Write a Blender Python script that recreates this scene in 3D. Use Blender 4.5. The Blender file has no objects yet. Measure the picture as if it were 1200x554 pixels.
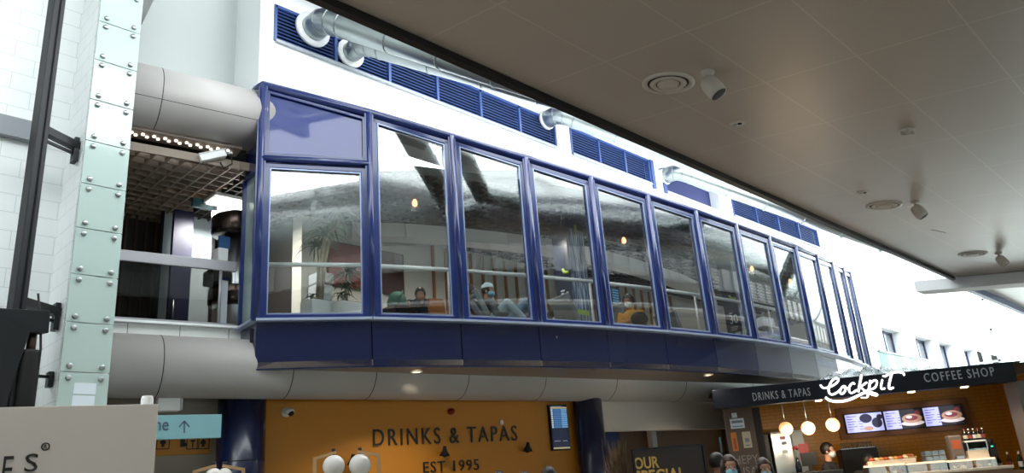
import bpy, bmesh, math, random
from mathutils import Vector, Matrix
random.seed(7)
C = bpy.context.scene.collection
SC = bpy.context.scene
V = Vector
PI = math.pi

# ------------------------------------------------------------------ camera
FPX = 900.0
ROT = Matrix(((0.70550742, -0.27420336, -0.6535073),
              (0.70474352, 0.17411032, 0.68776607),
              (-0.0748054, -0.9457791, 0.31607917)))      # image axes (right, down, forward) to world
EYE = V((0, 0, 1.6))
cam_d = bpy.data.cameras.new('camera')
cam = bpy.data.objects.new('camera', cam_d)
C.objects.link(cam)
cam_d.sensor_width = 36
cam_d.lens = 36 * FPX / 1200
cam_d.clip_end = 300
m = Matrix.Identity(4)
for i in range(3):
    m[i][0] = ROT[i][0]
    m[i][1] = -ROT[i][1]
    m[i][2] = -ROT[i][2]
    m[i][3] = EYE[i]
cam.matrix_world = m
SC.camera = cam
SC.view_settings.view_transform = 'Standard'
SC.view_settings.look = 'None'
SC.view_settings.gamma = 1
SC.view_settings.use_curve_mapping = False
SC.view_settings.exposure = 0.0

# ------------------------------------------------------------------ sky and large lights
SKY = 7.0
w = bpy.data.worlds.new('overcast_sky')
SC.world = w
w.use_nodes = True
bg = w.node_tree.nodes['Background']
bg.inputs[0].default_value = (0.93, 0.98, 1.0, 1)
bg.inputs[1].default_value = SKY

def area_lamp(name, loc, size, power, color=(1, 1, 1), rot=(0, 0, 0), size_y=None):
    d = bpy.data.lights.new(name, 'AREA')
    d.energy = power
    d.color = color
    d.size = size
    if size_y:
        d.shape = 'RECTANGLE'
        d.size_y = size_y
    o = bpy.data.objects.new(name, d)
    o.location = loc
    o.rotation_euler = rot
    C.objects.link(o)
    return o

def point_lamp(name, loc, power, color=(1, .8, .55), r=.06):
    d = bpy.data.lights.new(name, 'POINT')
    d.energy = power
    d.color = color
    d.shadow_soft_size = r
    o = bpy.data.objects.new(name, d)
    o.location = loc
    C.objects.link(o)
    return o

def spot_lamp(name, loc, power, color=(1, .85, .65), ang=100, r=.05):
    d = bpy.data.lights.new(name, 'SPOT')
    d.energy = power
    d.color = color
    d.shadow_soft_size = r
    d.spot_size = math.radians(ang)
    d.spot_blend = .6
    o = bpy.data.objects.new(name, d)
    o.location = loc
    C.objects.link(o)
    return o

# ------------------------------------------------------------------ measuring
def ray(px, py):
    return ROT @ V((px - 600.0, py - 277.0, FPX))
def at_x(px, py, x):
    d = ray(px, py); return EYE + d * (x / d.x)
def at_y(px, py, y):
    d = ray(px, py); return EYE + d * (y / d.y)
def at_z(px, py, z):
    d = ray(px, py); return EYE + d * ((z - 1.6) / d.z)
def at_r(px, py, r):
    d = ray(px, py); return EYE + d * (r / math.hypot(d.x, d.y))
def on_plane(px, py, p0, n):
    d = ray(px, py); return EYE + d * ((V(p0) - EYE).dot(V(n)) / d.dot(V(n)))

# ------------------------------------------------------------------ materials
def lin(c):
    c = c / 255.0
    return c / 12.92 if c <= 0.04045 else ((c + 0.055) / 1.055) ** 2.4
def rgb(h):
    h = h.lstrip('#')
    return tuple(lin(int(h[i:i + 2], 16)) for i in (0, 2, 4)) + (1.0,)
MATS = {}
def mat(name, hexc, rough=.5, metal=0.0, var=0.0, scale=8.0, bump=0.0, emit=0.0, spec=.5, coat=0.0, alpha=1.0, trans=0.0, emit_hex=None):
    if name in MATS:
        return MATS[name]
    mt = bpy.data.materials.new(name)
    mt.use_nodes = True
    nt = mt.node_tree
    b = nt.nodes['Principled BSDF']
    col = rgb(hexc)
    b.inputs['Base Color'].default_value = col
    b.inputs['Roughness'].default_value = rough
    b.inputs['Metallic'].default_value = metal
    b.inputs['Specular IOR Level'].default_value = spec
    b.inputs['Coat Weight'].default_value = coat
    b.inputs['Alpha'].default_value = alpha
    b.inputs['Transmission Weight'].default_value = trans
    if emit:
        b.inputs['Emission Color'].default_value = rgb(emit_hex or hexc)
        b.inputs['Emission Strength'].default_value = emit
    if var or bump:
        tc = nt.nodes.new('ShaderNodeTexCoord')
        nz = nt.nodes.new('ShaderNodeTexNoise')
        nz.inputs['Scale'].default_value = scale
        nz.inputs['Detail'].default_value = 4
        nt.links.new(tc.outputs['Object'], nz.inputs['Vector'])
        if var:
            mx = nt.nodes.new('ShaderNodeMix')
            mx.data_type = 'RGBA'
            mx.inputs[6].default_value = tuple(max(0, c * (1 - var)) for c in col[:3]) + (1,)
            mx.inputs[7].default_value = tuple(min(1, c * (1 + var)) for c in col[:3]) + (1,)
            nt.links.new(nz.outputs['Fac'], mx.inputs[0])
            nt.links.new(mx.outputs[2], b.inputs['Base Color'])
        if bump:
            bp = nt.nodes.new('ShaderNodeBump')
            bp.inputs['Strength'].default_value = bump
            bp.inputs['Distance'].default_value = .02
            nt.links.new(nz.outputs['Fac'], bp.inputs['Height'])
            nt.links.new(bp.outputs['Normal'], b.inputs['Normal'])
    MATS[name] = mt
    return mt

def grid_mat(name, hexc, line_hex, axes, pitch, offs=(0, 0), width=(.01, .01), rough=.6, stagger=False, var=.03, spec=.4):
    """flat colour with joint lines on a grid of object coordinates"""
    mt = mat(name, hexc, rough, spec=spec)
    nt = mt.node_tree
    b = nt.nodes['Principled BSDF']
    tc = nt.nodes.new('ShaderNodeTexCoord')
    sx = nt.nodes.new('ShaderNodeSeparateXYZ')
    nt.links.new(tc.outputs['Object'], sx.inputs[0])
    def M(op, a, bb=None):
        n = nt.nodes.new('ShaderNodeMath'); n.operation = op
        for i, q in enumerate((a, bb)):
            if q is None: continue
            if isinstance(q, (int, float)): n.inputs[i].default_value = q
            else: nt.links.new(q, n.inputs[i])
        return n.outputs[0]
    outs = []
    row = None
    for k in (1, 0):
        s = M('SUBTRACT', sx.outputs['XYZ'.index(axes[k].upper())], offs[k])
        s = M('DIVIDE', s, pitch[k])
        if k == 0 and stagger:
            s = M('ADD', s, M('MULTIPLY', M('MODULO', M('FLOOR', row), 2.0), .5))
        if k == 1: row = s
        fr = M('FRACT', M('ADD', s, 500.0))
        outs.append(M('LESS_THAN', fr, width[k] / pitch[k]))
    ln = M('MAXIMUM', outs[0], outs[1])
    mx = nt.nodes.new('ShaderNodeMix'); mx.data_type = 'RGBA'
    nt.links.new(ln, mx.inputs[0])
    nz = nt.nodes.new('ShaderNodeTexNoise'); nz.inputs['Scale'].default_value = 1.7
    nt.links.new(tc.outputs['Object'], nz.inputs['Vector'])
    m2 = nt.nodes.new('ShaderNodeMix'); m2.data_type = 'RGBA'
    col = rgb(hexc)
    m2.inputs[6].default_value = tuple(c * (1 - var) for c in col[:3]) + (1,)
    m2.inputs[7].default_value = tuple(min(1, c * (1 + var)) for c in col[:3]) + (1,)
    nt.links.new(nz.outputs['Fac'], m2.inputs[0])
    nt.links.new(m2.outputs[2], mx.inputs[6])
    mx.inputs[7].default_value = rgb(line_hex)
    nt.links.new(mx.outputs[2], b.inputs['Base Color'])
    return mt

def glass_mat(name, tint='#ffffff', refl=1.0, rough=0.0, ior=1.5, milky=0.0, milky_hex='#ffffff'):
    """thin pane: clear with a Fresnel reflection, plus an optional diffuse share"""
    if name in MATS: return MATS[name]
    mt = bpy.data.materials.new(name); mt.use_nodes = True
    nt = mt.node_tree
    for n in list(nt.nodes): nt.nodes.remove(n)
    o = nt.nodes.new('ShaderNodeOutputMaterial')
    tr = nt.nodes.new('ShaderNodeBsdfTransparent'); tr.inputs[0].default_value = rgb(tint)
    gl = nt.nodes.new('ShaderNodeBsdfGlossy'); gl.inputs['Roughness'].default_value = rough
    ge = nt.nodes.new('ShaderNodeNewGeometry')
    dt = nt.nodes.new('ShaderNodeVectorMath'); dt.operation = 'DOT_PRODUCT'
    nt.links.new(ge.outputs['Normal'], dt.inputs[0]); nt.links.new(ge.outputs['Incoming'], dt.inputs[1])
    def mth(op, a_, b_):
        n_ = nt.nodes.new('ShaderNodeMath'); n_.operation = op
        for i_, q_ in enumerate((a_, b_)):
            if q_ is None: continue
            if isinstance(q_, (int, float)): n_.inputs[i_].default_value = q_
            else: nt.links.new(q_, n_.inputs[i_])
        return n_.outputs[0]
    f0 = ((ior - 1) / (ior + 1)) ** 2
    cs = mth('ABSOLUTE', dt.outputs['Value'], None)
    pw = mth('POWER', mth('SUBTRACT', 1.0, cs), 5.0)
    fr_ = mth('ADD', f0, mth('MULTIPLY', pw, 1 - f0))      # Schlick, same from both sides of the pane
    mu = nt.nodes.new('ShaderNodeMath'); mu.operation = 'MULTIPLY'; mu.use_clamp = True
    mu.inputs[1].default_value = refl
    nt.links.new(fr_, mu.inputs[0])
    mx = nt.nodes.new('ShaderNodeMixShader')
    nt.links.new(mu.outputs[0], mx.inputs[0])
    base = tr.outputs[0]
    if milky:
        df = nt.nodes.new('ShaderNodeBsdfDiffuse'); df.inputs[0].default_value = rgb(milky_hex)
        m2 = nt.nodes.new('ShaderNodeMixShader'); m2.inputs[0].default_value = milky
        nt.links.new(tr.outputs[0], m2.inputs[1]); nt.links.new(df.outputs[0], m2.inputs[2])
        base = m2.outputs[0]
    nt.links.new(base, mx.inputs[1]); nt.links.new(gl.outputs[0], mx.inputs[2])
    nt.links.new(mx.outputs[0], o.inputs[0])
    MATS[name] = mt
    return mt

# ------------------------------------------------------------------ mesh builder
def frame_of(d):
    d = V(d).normalized()
    u = V((0, 0, 1)) if abs(d.z) < .95 else V((1, 0, 0))
    a = u.cross(d).normalized()
    return a, d.cross(a).normalized(), d

class MB:
    def __init__(s):
        s.v = []; s.f = []; s.sm = []; s.mi = []; s.cur = 0
    def add(s, vs, fs, smooth=False):
        b = len(s.v)
        s.v += [V(p) for p in vs]
        for f in fs:
            s.f.append([b + i for i in f]); s.sm.append(smooth); s.mi.append(s.cur)
        return s
    def obox(s, c, ax, ay, az):
        c, ax, ay, az = V(c), V(ax), V(ay), V(az)
        vs = [c + ax * i + ay * j + az * k for k in (-1, 1) for j in (-1, 1) for i in (-1, 1)]
        fs = [(0, 2, 3, 1), (4, 5, 7, 6), (0, 1, 5, 4), (2, 6, 7, 3), (0, 4, 6, 2), (1, 3, 7, 5)]
        if ax.cross(ay).dot(az) < 0: fs = [f[::-1] for f in fs]
        return s.add(vs, fs)
    def box(s, c, size, rz=0):
        a = V((math.cos(rz), math.sin(rz), 0)) * size[0] / 2
        b = V((-math.sin(rz), math.cos(rz), 0)) * size[1] / 2
        return s.obox(c, a, b, V((0, 0, size[2] / 2)))
    def span(s, lo, hi):
        lo, hi = V(lo), V(hi)
        return s.box((lo + hi) / 2, hi - lo)
    def bar(s, p, q, w, h, up=(0, 0, 1)):
        p, q, up = V(p), V(q), V(up)
        d = q - p
        side = d.cross(up).normalized(); u = side.cross(d).normalized()
        return s.obox((p + q) / 2, d / 2, side * w / 2, u * h / 2)
    def tube(s, pts, r, n=12, caps=True, smooth=True):
        pts = [V(p) for p in pts]
        rs = r if isinstance(r, (list, tuple)) else [r] * len(pts)
        vs = []; fs = []
        a0 = None
        for i, p in enumerate(pts):
            if i == 0: d = pts[1] - p
            elif i == len(pts) - 1: d = p - pts[i - 1]
            else: d = (pts[i + 1] - p).normalized() + (p - pts[i - 1]).normalized()
            d = d.normalized() if d.length > 1e-9 else V((0, 0, 1))
            if a0 is None: a, b, _ = frame_of(d)
            else:
                a = (a0 - d * a0.dot(d)).normalized(); b = d.cross(a)
            a0 = a
            for k in range(n):
                t = 2 * PI * k / n
                vs.append(p + (a * math.cos(t) + b * math.sin(t)) * rs[i])
        for i in range(len(pts) - 1):
            for k in range(n):
                k2 = (k + 1) % n
                fs.append((i * n + k, i * n + k2, (i + 1) * n + k2, (i + 1) * n + k))
        s.add(vs, fs, smooth)
        if caps:
            s.add([v for v in vs[:n]], [tuple(range(n))[::-1]])
            s.add([v for v in vs[-n:]], [tuple(range(n))])
        return s
    def lathe(s, prof, o=(0, 0, 0), axis=(0, 0, 1), n=24, smooth=True):
        a, b, d = frame_of(axis); o = V(o)
        vs = []; fs = []
        for (r, z) in prof:
            for k in range(n):
                t = 2 * PI * k / n
                vs.append(o + d * z + (a * math.cos(t) + b * math.sin(t)) * max(r, 1e-4))
        for i in range(len(prof) - 1):
            for k in range(n):
                k2 = (k + 1) % n
                fs.append((i * n + k, i * n + k2, (i + 1) * n + k2, (i + 1) * n + k))
        return s.add(vs, fs, smooth)
    def ball(s, c, r, n=16, m=10, rot=None):
        c = V(c); r = (r, r, r) if isinstance(r, (int, float)) else r
        vs = []; fs = []
        for j in range(m + 1):
            ph = -PI / 2 + PI * j / m
            for k in range(n):
                t = 2 * PI * k / n
                p = V((math.cos(ph) * math.cos(t) * r[0], math.cos(ph) * math.sin(t) * r[1], math.sin(ph) * r[2]))
                vs.append(c + (rot @ p if rot else p))
        for j in range(m):
            for k in range(n):
                k2 = (k + 1) % n
                fs.append((j * n + k, j * n + k2, (j + 1) * n + k2, (j + 1) * n + k))
        return s.add(vs, fs, True)
    def prism(s, poly, off):
        poly = [V(p) for p in poly]; off = V(off); n = len(poly)
        nn = V((0, 0, 0))
        for i in range(n): nn += (poly[i] - poly[0]).cross(poly[(i + 1) % n] - poly[0])
        if nn.dot(off) > 0: poly = poly[::-1]
        vs = poly + [p + off for p in poly]
        fs = [tuple(range(n)), tuple(range(2 * n - 1, n - 1, -1))]
        for i in range(n):
            j = (i + 1) % n
            fs.append((i, i + n, j + n, j))
        return s.add(vs, fs)
    def quad(s, *p):
        return s.add(p, [tuple(range(len(p)))])
    def build(s, name, mats, parent=None, local=False, bevel=0, subsurf=0):
        me = bpy.data.meshes.new(name)
        vs = s.v
        if parent is not None and not local:
            inv = world_of(parent).inverted()
            vs = [inv @ p for p in vs]
        me.from_pydata([tuple(p) for p in vs], [], s.f)
        if not isinstance(mats, (list, tuple)): mats = [mats]
        for q in mats: me.materials.append(q)
        for p, sm_, mi in zip(me.polygons, s.sm, s.mi):
            p.use_smooth = sm_; p.material_index = mi
        bm = bmesh.new(); bm.from_mesh(me)
        bmesh.ops.remove_doubles(bm, verts=bm.verts, dist=1e-5)
        bmesh.ops.recalc_face_normals(bm, faces=bm.faces)
        bm.to_mesh(me); bm.free()
        o = bpy.data.objects.new(name, me)
        C.objects.link(o)
        if parent is not None: o.parent = parent
        if bevel:
            b = o.modifiers.new('bevel', 'BEVEL'); b.width = bevel; b.segments = 2; b.limit_method = 'ANGLE'
        if subsurf:
            b = o.modifiers.new('sub', 'SUBSURF'); b.levels = subsurf; b.render_levels = subsurf
        return o

def world_of(o):
    mm = Matrix.LocRotScale(o.location, o.rotation_euler.to_quaternion(), o.scale)
    return (world_of(o.parent) @ mm) if o.parent else mm

def tag(o, label, cat, group=None, kind=None):
    o['label'] = label; o['category'] = cat
    if group: o['group'] = group
    if kind: o['kind'] = kind
    return o
def empty(name, loc=(0, 0, 0), rz=0, label=None, cat=None, group=None):
    o = bpy.data.objects.new(name, None)
    o.location = loc; o.rotation_euler = (0, 0, rz)
    o.empty_display_size = .1
    C.objects.link(o)
    if label: tag(o, label, cat, group)
    return o
def struct(o, label=None, cat=None):
    o['kind'] = 'structure'
    if label: o['label'] = label
    if cat: o['category'] = cat
    return o
def dup(root, loc=None, rz=None, label=None, group=None, rot=None):
    r = root.copy(); C.objects.link(r)
    if loc is not None: r.location = loc
    if rz is not None: r.rotation_euler = (0, 0, rz)
    if rot is not None: r.rotation_euler = rot
    if label: r['label'] = label
    if group: r['group'] = group
    def kids(a, b):
        for ch in list(a.children):
            c = ch.copy(); C.objects.link(c); c.parent = b
            kids(ch, c)
    kids(root, r)
    return r

def text_on(name, body, o, right, up, wid, hei, material, parent=None, depth=.006, space=1.0, font_bold=0.0):
    """lettering as a solid mesh, its lower-left corner at o, fitted to wid x hei along right/up"""
    cu = bpy.data.curves.new(name, 'FONT')
    cu.body = body; cu.extrude = .02; cu.space_character = space; cu.offset = font_bold
    cu.resolution_u = 3
    t = bpy.data.objects.new(name, cu)
    C.objects.link(t)
    dg = bpy.context.evaluated_depsgraph_get()
    me = bpy.data.meshes.new_from_object(t.evaluated_get(dg))
    bpy.data.objects.remove(t)
    xs = [v.co.x for v in me.vertices]; ys = [v.co.y for v in me.vertices]
    x0, x1, y0, y1 = min(xs), max(xs), min(ys), max(ys)
    right, up = V(right).normalized(), V(up).normalized()
    n = right.cross(up).normalized(); o = V(o)
    inv = world_of(parent).inverted() if parent is not None else Matrix.Identity(4)
    for v in me.vertices:
        p = o + right * ((v.co.x - x0) / (x1 - x0) * wid) + up * ((v.co.y - y0) / (y1 - y0) * hei) + n * ((v.co.z + .02) / .04 * depth)
        v.co = inv @ p
    me.materials.clear(); me.materials.append(material)
    ob = bpy.data.objects.new(name, me)
    C.objects.link(ob)
    if parent is not None: ob.parent = parent
    return ob
# ------------------------------------------------------------------ palette
M_WHITE = mat('white_paint', '#f2f4f4', .55, var=.02, scale=1.2)
M_SHADEGREY = mat('shade_grey_paint', '#b3bab8', .6, var=.02, scale=1)  # grey stands in for shade on a white upper wall; unseen walls share it
M_BEIGE = mat('beige_wall_paint', '#8f877b', .6, var=.04, scale=2)
M_NAVY = mat('navy_gloss_panel', '#111c46', .2, var=.04, scale=1.5, coat=.5)
M_BLUE = mat('blue_gloss_frame', '#172a66', .25, coat=.4)
M_BLUE2 = mat('blue_louvre_paint', '#3d568f', .4)
M_TUBE = mat('grey_cladding', '#b3b0ad', .42, metal=.05, var=.03, scale=1)
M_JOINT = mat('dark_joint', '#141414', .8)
M_BLACK = mat('black_steel', '#191b1e', .45, metal=.3)
M_MATTE = mat('matte_black', '#0d0d0e', .7)
M_STEEL = mat('brushed_steel', '#a9acad', .3, metal=1.0)
M_ZINC = mat('galvanised_duct', '#a3abab', .32, metal=.9, var=.06, scale=3)
M_MUSTARD = mat('mustard_paint', '#c07d15', .55, var=.05, scale=1.5)
M_COLUMN = mat('navy_column_paint', '#141f42', .25, coat=.3)
M_CEILTRIM = mat('black_edge_trim', '#101114', .5)
M_CEIL = grid_mat('hall_ceiling_panels', '#c0b4a9', '#cfc4b8', ('x', 'y'), (.8, 1.285), (-4.13, .96), (.013, .016), rough=.33, var=.03)
M_BLOCK = grid_mat('white_glazed_block', '#f3f6f6', '#d9dddd', ('x', 'z'), (.44, .22), (0, 0), (.009, .009), rough=.35, stagger=True)
M_BLOCKY = grid_mat('white_glazed_block_side', '#f3f6f6', '#d9dddd', ('y', 'z'), (.44, .22), (0, 0), (.009, .009), rough=.35, stagger=True)
M_FLOOR = mat('terrazzo_floor', '#8a8378', .25, var=.15, scale=40)
M_EGG = mat('eggcrate_metal', '#3b3632', .6)
M_VOID = mat('dark_plenum', '#17161a', .9)
M_SOFFIT = mat('beige_soffit', '#8a7d71', .4, var=.03, scale=1)
G_FACADE = glass_mat('facade_glass', '#f8fbfa', 2.8, 0.0, 1.55)
G_PILLAR = mat('frosted_aqua_glass', '#bccfc9', .12, coat=.6, var=.02, scale=2)
G_CLEAR = glass_mat('clear_glass', '#f2f8f6', 1.0)

# ------------------------------------------------------------------ hall shell
struct(MB().span((-16, -14, -.2), (14, 42, 0)).build('floor', M_FLOOR))

def ceil_z(x): return 5.15 - .1443 * (x + 4.15)
CN = V((.1443, 0, 1)).normalized()
def at_ceil(px, py): return on_plane(px, py, (-4.15, 0, 5.15), (.1443, 0, 1))
b = MB()
b.prism([(-4.15, -10, ceil_z(-4.15)), (11, -10, ceil_z(11)), (11, 40, ceil_z(11)), (-4.15, 40, ceil_z(-4.15))], (0, 0, .12))
struct(b.build('ceiling', M_CEIL))
b = MB()
b.span((-4.22, -10, 5.085), (-4.15, 17.55, 5.19))
struct(b.build('trim_1', M_CEILTRIM))
struct(MB().span((-4.25, 18.1, 5.0), (-4.15, 40, 5.19)).build('trim_4', M_BLUE2))
b = MB()
b.span((-4.31, -10, 5.24), (-4.23, 40, 5.28))
struct(b.build('trim_2', M_WHITE))
# ribbed upstand over the ceiling edge, with the hall roof behind it
b = MB()
b.span((-4.1, -10, 5.95), (-4.0, 40, 6.5))
y = -9.0
while y < 39:
    b.span((-4.16, y, 5.97), (-4.1, y + .2, 6.5)); y += .4
struct(b.build('wall_upstand', mat('grey_upstand', '#b4b6b4', .5)))
struct(MB().span((-4.08, -10, 5.27), (-4.0, 40, 5.95)).build('wall_upstand_dark', mat('charcoal_upstand', '#2b2c2d', .6)))
b = MB()
b.prism([(-4.0, -10, 6.38), (11, -10, 5.0), (11, 40, 5.0), (-4.0, 40, 6.38)], (0, 0, .1))
struct(b.build('roof_deck', mat('pale_roof_deck', '#d5d8d6', .7)))
# downstand beam at the end of the bay
b = MB()
z0 = lambda x: ceil_z(x) - .24
b.prism([(-4.95, 17.55, z0(-4.95)), (11, 17.55, z0(11)), (11, 17.55, ceil_z(11) - .01), (-4.14, 17.55, ceil_z(-4.14) - .01), (-4.95, 17.55, ceil_z(-4.95) - .01)], (0, .55, 0))
struct(b.build('beam_end', M_WHITE))

# hall walls: right side and behind the camera
struct(MB().span((11, -10, 0), (11.2, 40, .9)).span((11, -10, 1.9), (11.2, 40, 3.1)).build('wall_right', M_SHADEGREY))
e = struct(empty('window_31', (11, 15, .5)))  # unseen glazed band, added to let more daylight into the hall
b = MB()
for k in range(26): b.span((11, -10 + 2 * k - .04, .9), (11.1, -10 + 2 * k + .04, 1.9))
b.build('window_frame', mat('pale_mullion', '#c8cfd4', .4), e)
MB().span((11.04, -10, .9), (11.06, 40, 1.9)).build('pane', G_CLEAR, e)
struct(MB().span((-16, -10.2, 0), (11.2, -10, 12)).build('wall_back', M_SHADEGREY))

# white upper wall over the cafe box, with three louvre openings left to the louvre banks
XW = -9.4
WB = -9.75
def wall_piece(y0, y1, z0_, z1_, nm='wall_upper', m_=None):
    return struct(MB().span((WB, y0, z0_), (XW, y1, z1_)).build(nm, m_ or M_WHITE))
LB = 1.6 + 9.4 / 1.382      # foot of the louvres
LT = 1.6 + 9.4 / 1.262      # head of the louvres
def wy(px, py): return at_x(px, py, XW).y
L1 = (wy(322, 50), wy(652, 172)); L2 = (wy(671, 182), wy(763, 214)); L3 = (wy(858, 240), wy(960, 287))
OP = (wy(778, 200), wy(846, 250))
b = MB()
b.span((WB, 4.75, 7.35), (XW, 40, LB))
b.span((WB, 4.75, LB), (XW, L1[0], LT)); b.span((WB, L1[1], LB), (XW, L2[0], LT))
b.span((WB, L2[1], LB), (XW, OP[0], LT)); b.span((WB, OP[1], LB), (XW, L3[0], LT)); b.span((WB, L3[1], LB), (XW, 40, LT))
b.span((WB, 4.75, LT), (XW, 40, LT + .5))
b.span((WB, 23.3, 0), (XW, 24.2, 7.35))
# the stretch with the window recesses beyond the cafe box
ws = [(wy(a, 395), wy(c, 395)) for a, c in ((1035, 1056), (1072, 1091), (1098, 1113), (1125, 1137), (1145, 1155), (1166, 1173))]
zs0, zs1 = 1.6 + .362 * 9.4 + .02, 1.6 + .486 * 9.4
y = 24.2
for a, c in ws:
    b.span((WB, y, zs0), (XW, a, zs1)); y = c
b.span((WB, y, zs0), (XW, 40, zs1))
b.span((WB, 24.2, 0), (XW, 40, zs0)); b.span((WB, 24.2, zs1), (XW, 40, 7.35))
struct(b.build('wall_upper', M_WHITE))
for i, (a, c) in enumerate(ws):
    r = struct(empty('window_%d' % (i + 20), (WB, (a + c) / 2, zs0)))
    f = MB()
    f.span((WB - .02, a, zs0), (WB + .06, a + .1, zs1)); f.span((WB - .02, c - .1, zs0), (WB + .06, c, zs1))
    f.span((WB - .02, (a + c) / 2 - .06, zs0), (WB + .1, (a + c) / 2 + .1, zs1))
    f.span((WB - .02, a, zs1 - .08), (WB + .06, c, zs1)); f.span((WB - .02, a, zs0), (WB + .06, c, zs0 + .08))
    f.build('window_frame', M_BLUE, r)
    MB().span((WB + .0, a + .1, zs0 + .08), (WB + .015, c - .1, zs1 - .08)).build('pane', mat('grey_window_pane', '#8d9296', .15), r)
# grey wall box near the far end
g0 = at_x(1131, 341, XW); g1 = at_x(1139, 356, XW)
tag(MB().span((XW, g0.y, g1.z), (XW + .12, g1.y, g0.z)).build('wall_cabinet', mat('grey_cabinet', '#9ea3a6', .5), bevel=.01), 'small grey box high on the far white wall under the end beam', 'wall box')

# wall over the upper tube, its shade painted grey, and the white return beside it
struct(MB().span((-10.4, -6, 6.9), (-10.2, 4.75, 11.5)).build('wall_left_upper', M_SHADEGREY))
struct(MB().span((-10.4, 4.75, 6.9), (WB, 4.95, 11.5)).build('wall_return', M_WHITE))
# left wall of glazed white block, with its grey band
b = MB().span((-9.95, -10, 0), (-9.7, 2.44, 12))
struct(b.build('wall_left', M_BLOCKY))
p0 = at_x(0, 137, -9.7); p1 = at_x(0, 160, -9.7)
struct(MB().span((-9.7, -10, p1.z), (-9.6, 2.2, p0.z)).build('trim_3', mat('grey_wall_band', '#8f9499', .5)))

# sky-light beams, and an unseen slab added to shade the left end
struct(MB().span((-10.4, -3, 10.6), (-3.0, 4.9, 10.75)).build('shade_slab', M_WHITE))
Y_R = [-4.5, -1.9, 1.0, 6.6, 10.5, 14.4, 18.3, 22.2, 26.1, 30]
for i, y in enumerate(Y_R):
    b = MB().bar((-9.0 if i > 2 else -9.6, y, 9.35), (-1.0, y, 11.4), .22, .5)
    struct(b.build('beam_rafter', mat('grey_rafter', '#a7aaab', .5)))
struct(MB().bar((-9.8, 3.02, 8.25), (-5.5, 3.02, 10.4), .3, .4).build('beam_rafter', MATS['grey_rafter']))
for x, z in ((-8.3, 9.8), (-4.8, 10.7), (-1.0, 11.65)):
    struct(MB().bar((x, -10, z), (x, 40, z), .14, .14).build('beam_purlin', MATS['grey_rafter']))
struct(MB().span((-10, 4.96, LT + .32), (-8.5, 24, LT + .42)).build('trim_eaves', mat('dark_blue_eaves', '#26346e', .4)))

# glazed end wall of the hall
b = MB()
for x in [-8.6 + 1.5 * k for k in range(14)]: b.span((x - .05, 40, 0), (x + .05, 40.14, 9))
for z in (1.4, 2.8, 4.2, 5.6, 7.0, 8.4): b.span((-9.4, 40, z - .04), (11, 40.1, z + .04))
e = struct(empty('window_30', (0, 40, 0)))
b.build('window_frame', mat('pale_mullion', '#c8cfd4', .4), e)
MB().span((-9.4, 40.04, 0), (11, 40.06, 9)).build('pane', G_CLEAR, e)

# ------------------------------------------------------------------ cafe box on the upper floor
P = [V((-9.3, 4.78, 0))]
px_, py_, hh = -8.5617, 6.0922, .34771
P.append(V((px_, py_, 0)))
for i in range(12):
    px_ += 1.30709 * math.sin(hh); py_ += 1.30709 * math.cos(hh); hh -= .0525892
    P.append(V((px_, py_, 0)))
NP = len(P)                                  # 14 uprights
P2 = P + [V((-8.2, 22.5, 0)), V((-9.4, 23.3, 0))]
BK = V((-9.93, 4.86, 0))                     # back corner of the near end
Z0, ZS = 3.35, 4.0
def ztop(p): return 6.32 - .47 * (p.x + 6.84)
def up(p, z): return V((p.x, p.y, z))
def facade_x(y):
    pts = P2
    if y <= pts[0].y: return pts[0].x
    for a, c in zip(pts, pts[1:]):
        if a.y <= y <= c.y: return a.x + (c.x - a.x) * (y - a.y) / (c.y - a.y)
    return pts[-1].x
def tube_x(y): return -9.87 + .158 * (y - 3.59)

# soffit, floor slab, roof
b = MB()
poly = [BK] + P2 + [V((-13, 23.3, 0)), V((-13, 4.86, 0))]
b.prism([up(p, Z0 + .02) for p in poly], (0, 0, .08))
struct(b.build('ceiling_soffit', M_SOFFIT))
b = MB()
inn = [BK] + [p + V((-.12, 0, 0)) for p in P2] + [V((-13, 23.3, 0)), V((-13, 4.86, 0))]
b.prism([up(p, 3.44) for p in inn], (0, 0, .08))
b.prism([(-14, -5, 3.44), (tube_x(-5) - .3, -5, 3.44), (tube_x(4.85) - .3, 4.85, 3.44), (-14, 4.85, 3.44)], (0, 0, .08))
struct(b.build('floor_upper', mat('grey_carpet', '#6b675f', .9, var=.1, scale=30)))
b = MB()
for a, c in zip(P2, P2[1:]):
    b.prism([up(a, ztop(a) - .02), up(c, ztop(c) - .02), V((-9.45, c.y, 7.5)), V((-9.45, a.y, 7.5))], (0, 0, .05))
b.prism([up(P[0], ztop(P[0]) - .02), V((-9.45, P[0].y, 7.5)), V((-9.95, 4.86, 7.6)), ], (0, 0, .03))
struct(b.build('roof_cafe', M_WHITE))
struct(MB().span((-14, -5, 6.95), (-10.25, 23.3, 7.05)).span((-10.25, 4.95, 7.0), (WB - .01, 23.3, 7.05)).build('roof_upper', M_VOID))

# fascia panels below the sill: one per bay
for i, (a, c) in enumerate(zip(P2, P2[1:])):
    d = (c - a).normalized(); n = V((d.y, -d.x, 0))
    if n.x < 0: n = -n
    g = d * .006
    o = MB().prism([up(a + g, Z0), up(c - g, Z0), up(c - g, ZS - .015), up(a + g, ZS - .015)], -n * .1).build('trim_%d' % (10 + i), M_NAVY, bevel=.002)
    struct(o)
d = (BK - P[0]).normalized()
struct(MB().prism([up(P[0], Z0), up(BK, Z0), up(BK, ZS - .015), up(P[0], ZS - .015)], V((.0, .1, 0))).build('trim_28', M_NAVY))
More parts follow.
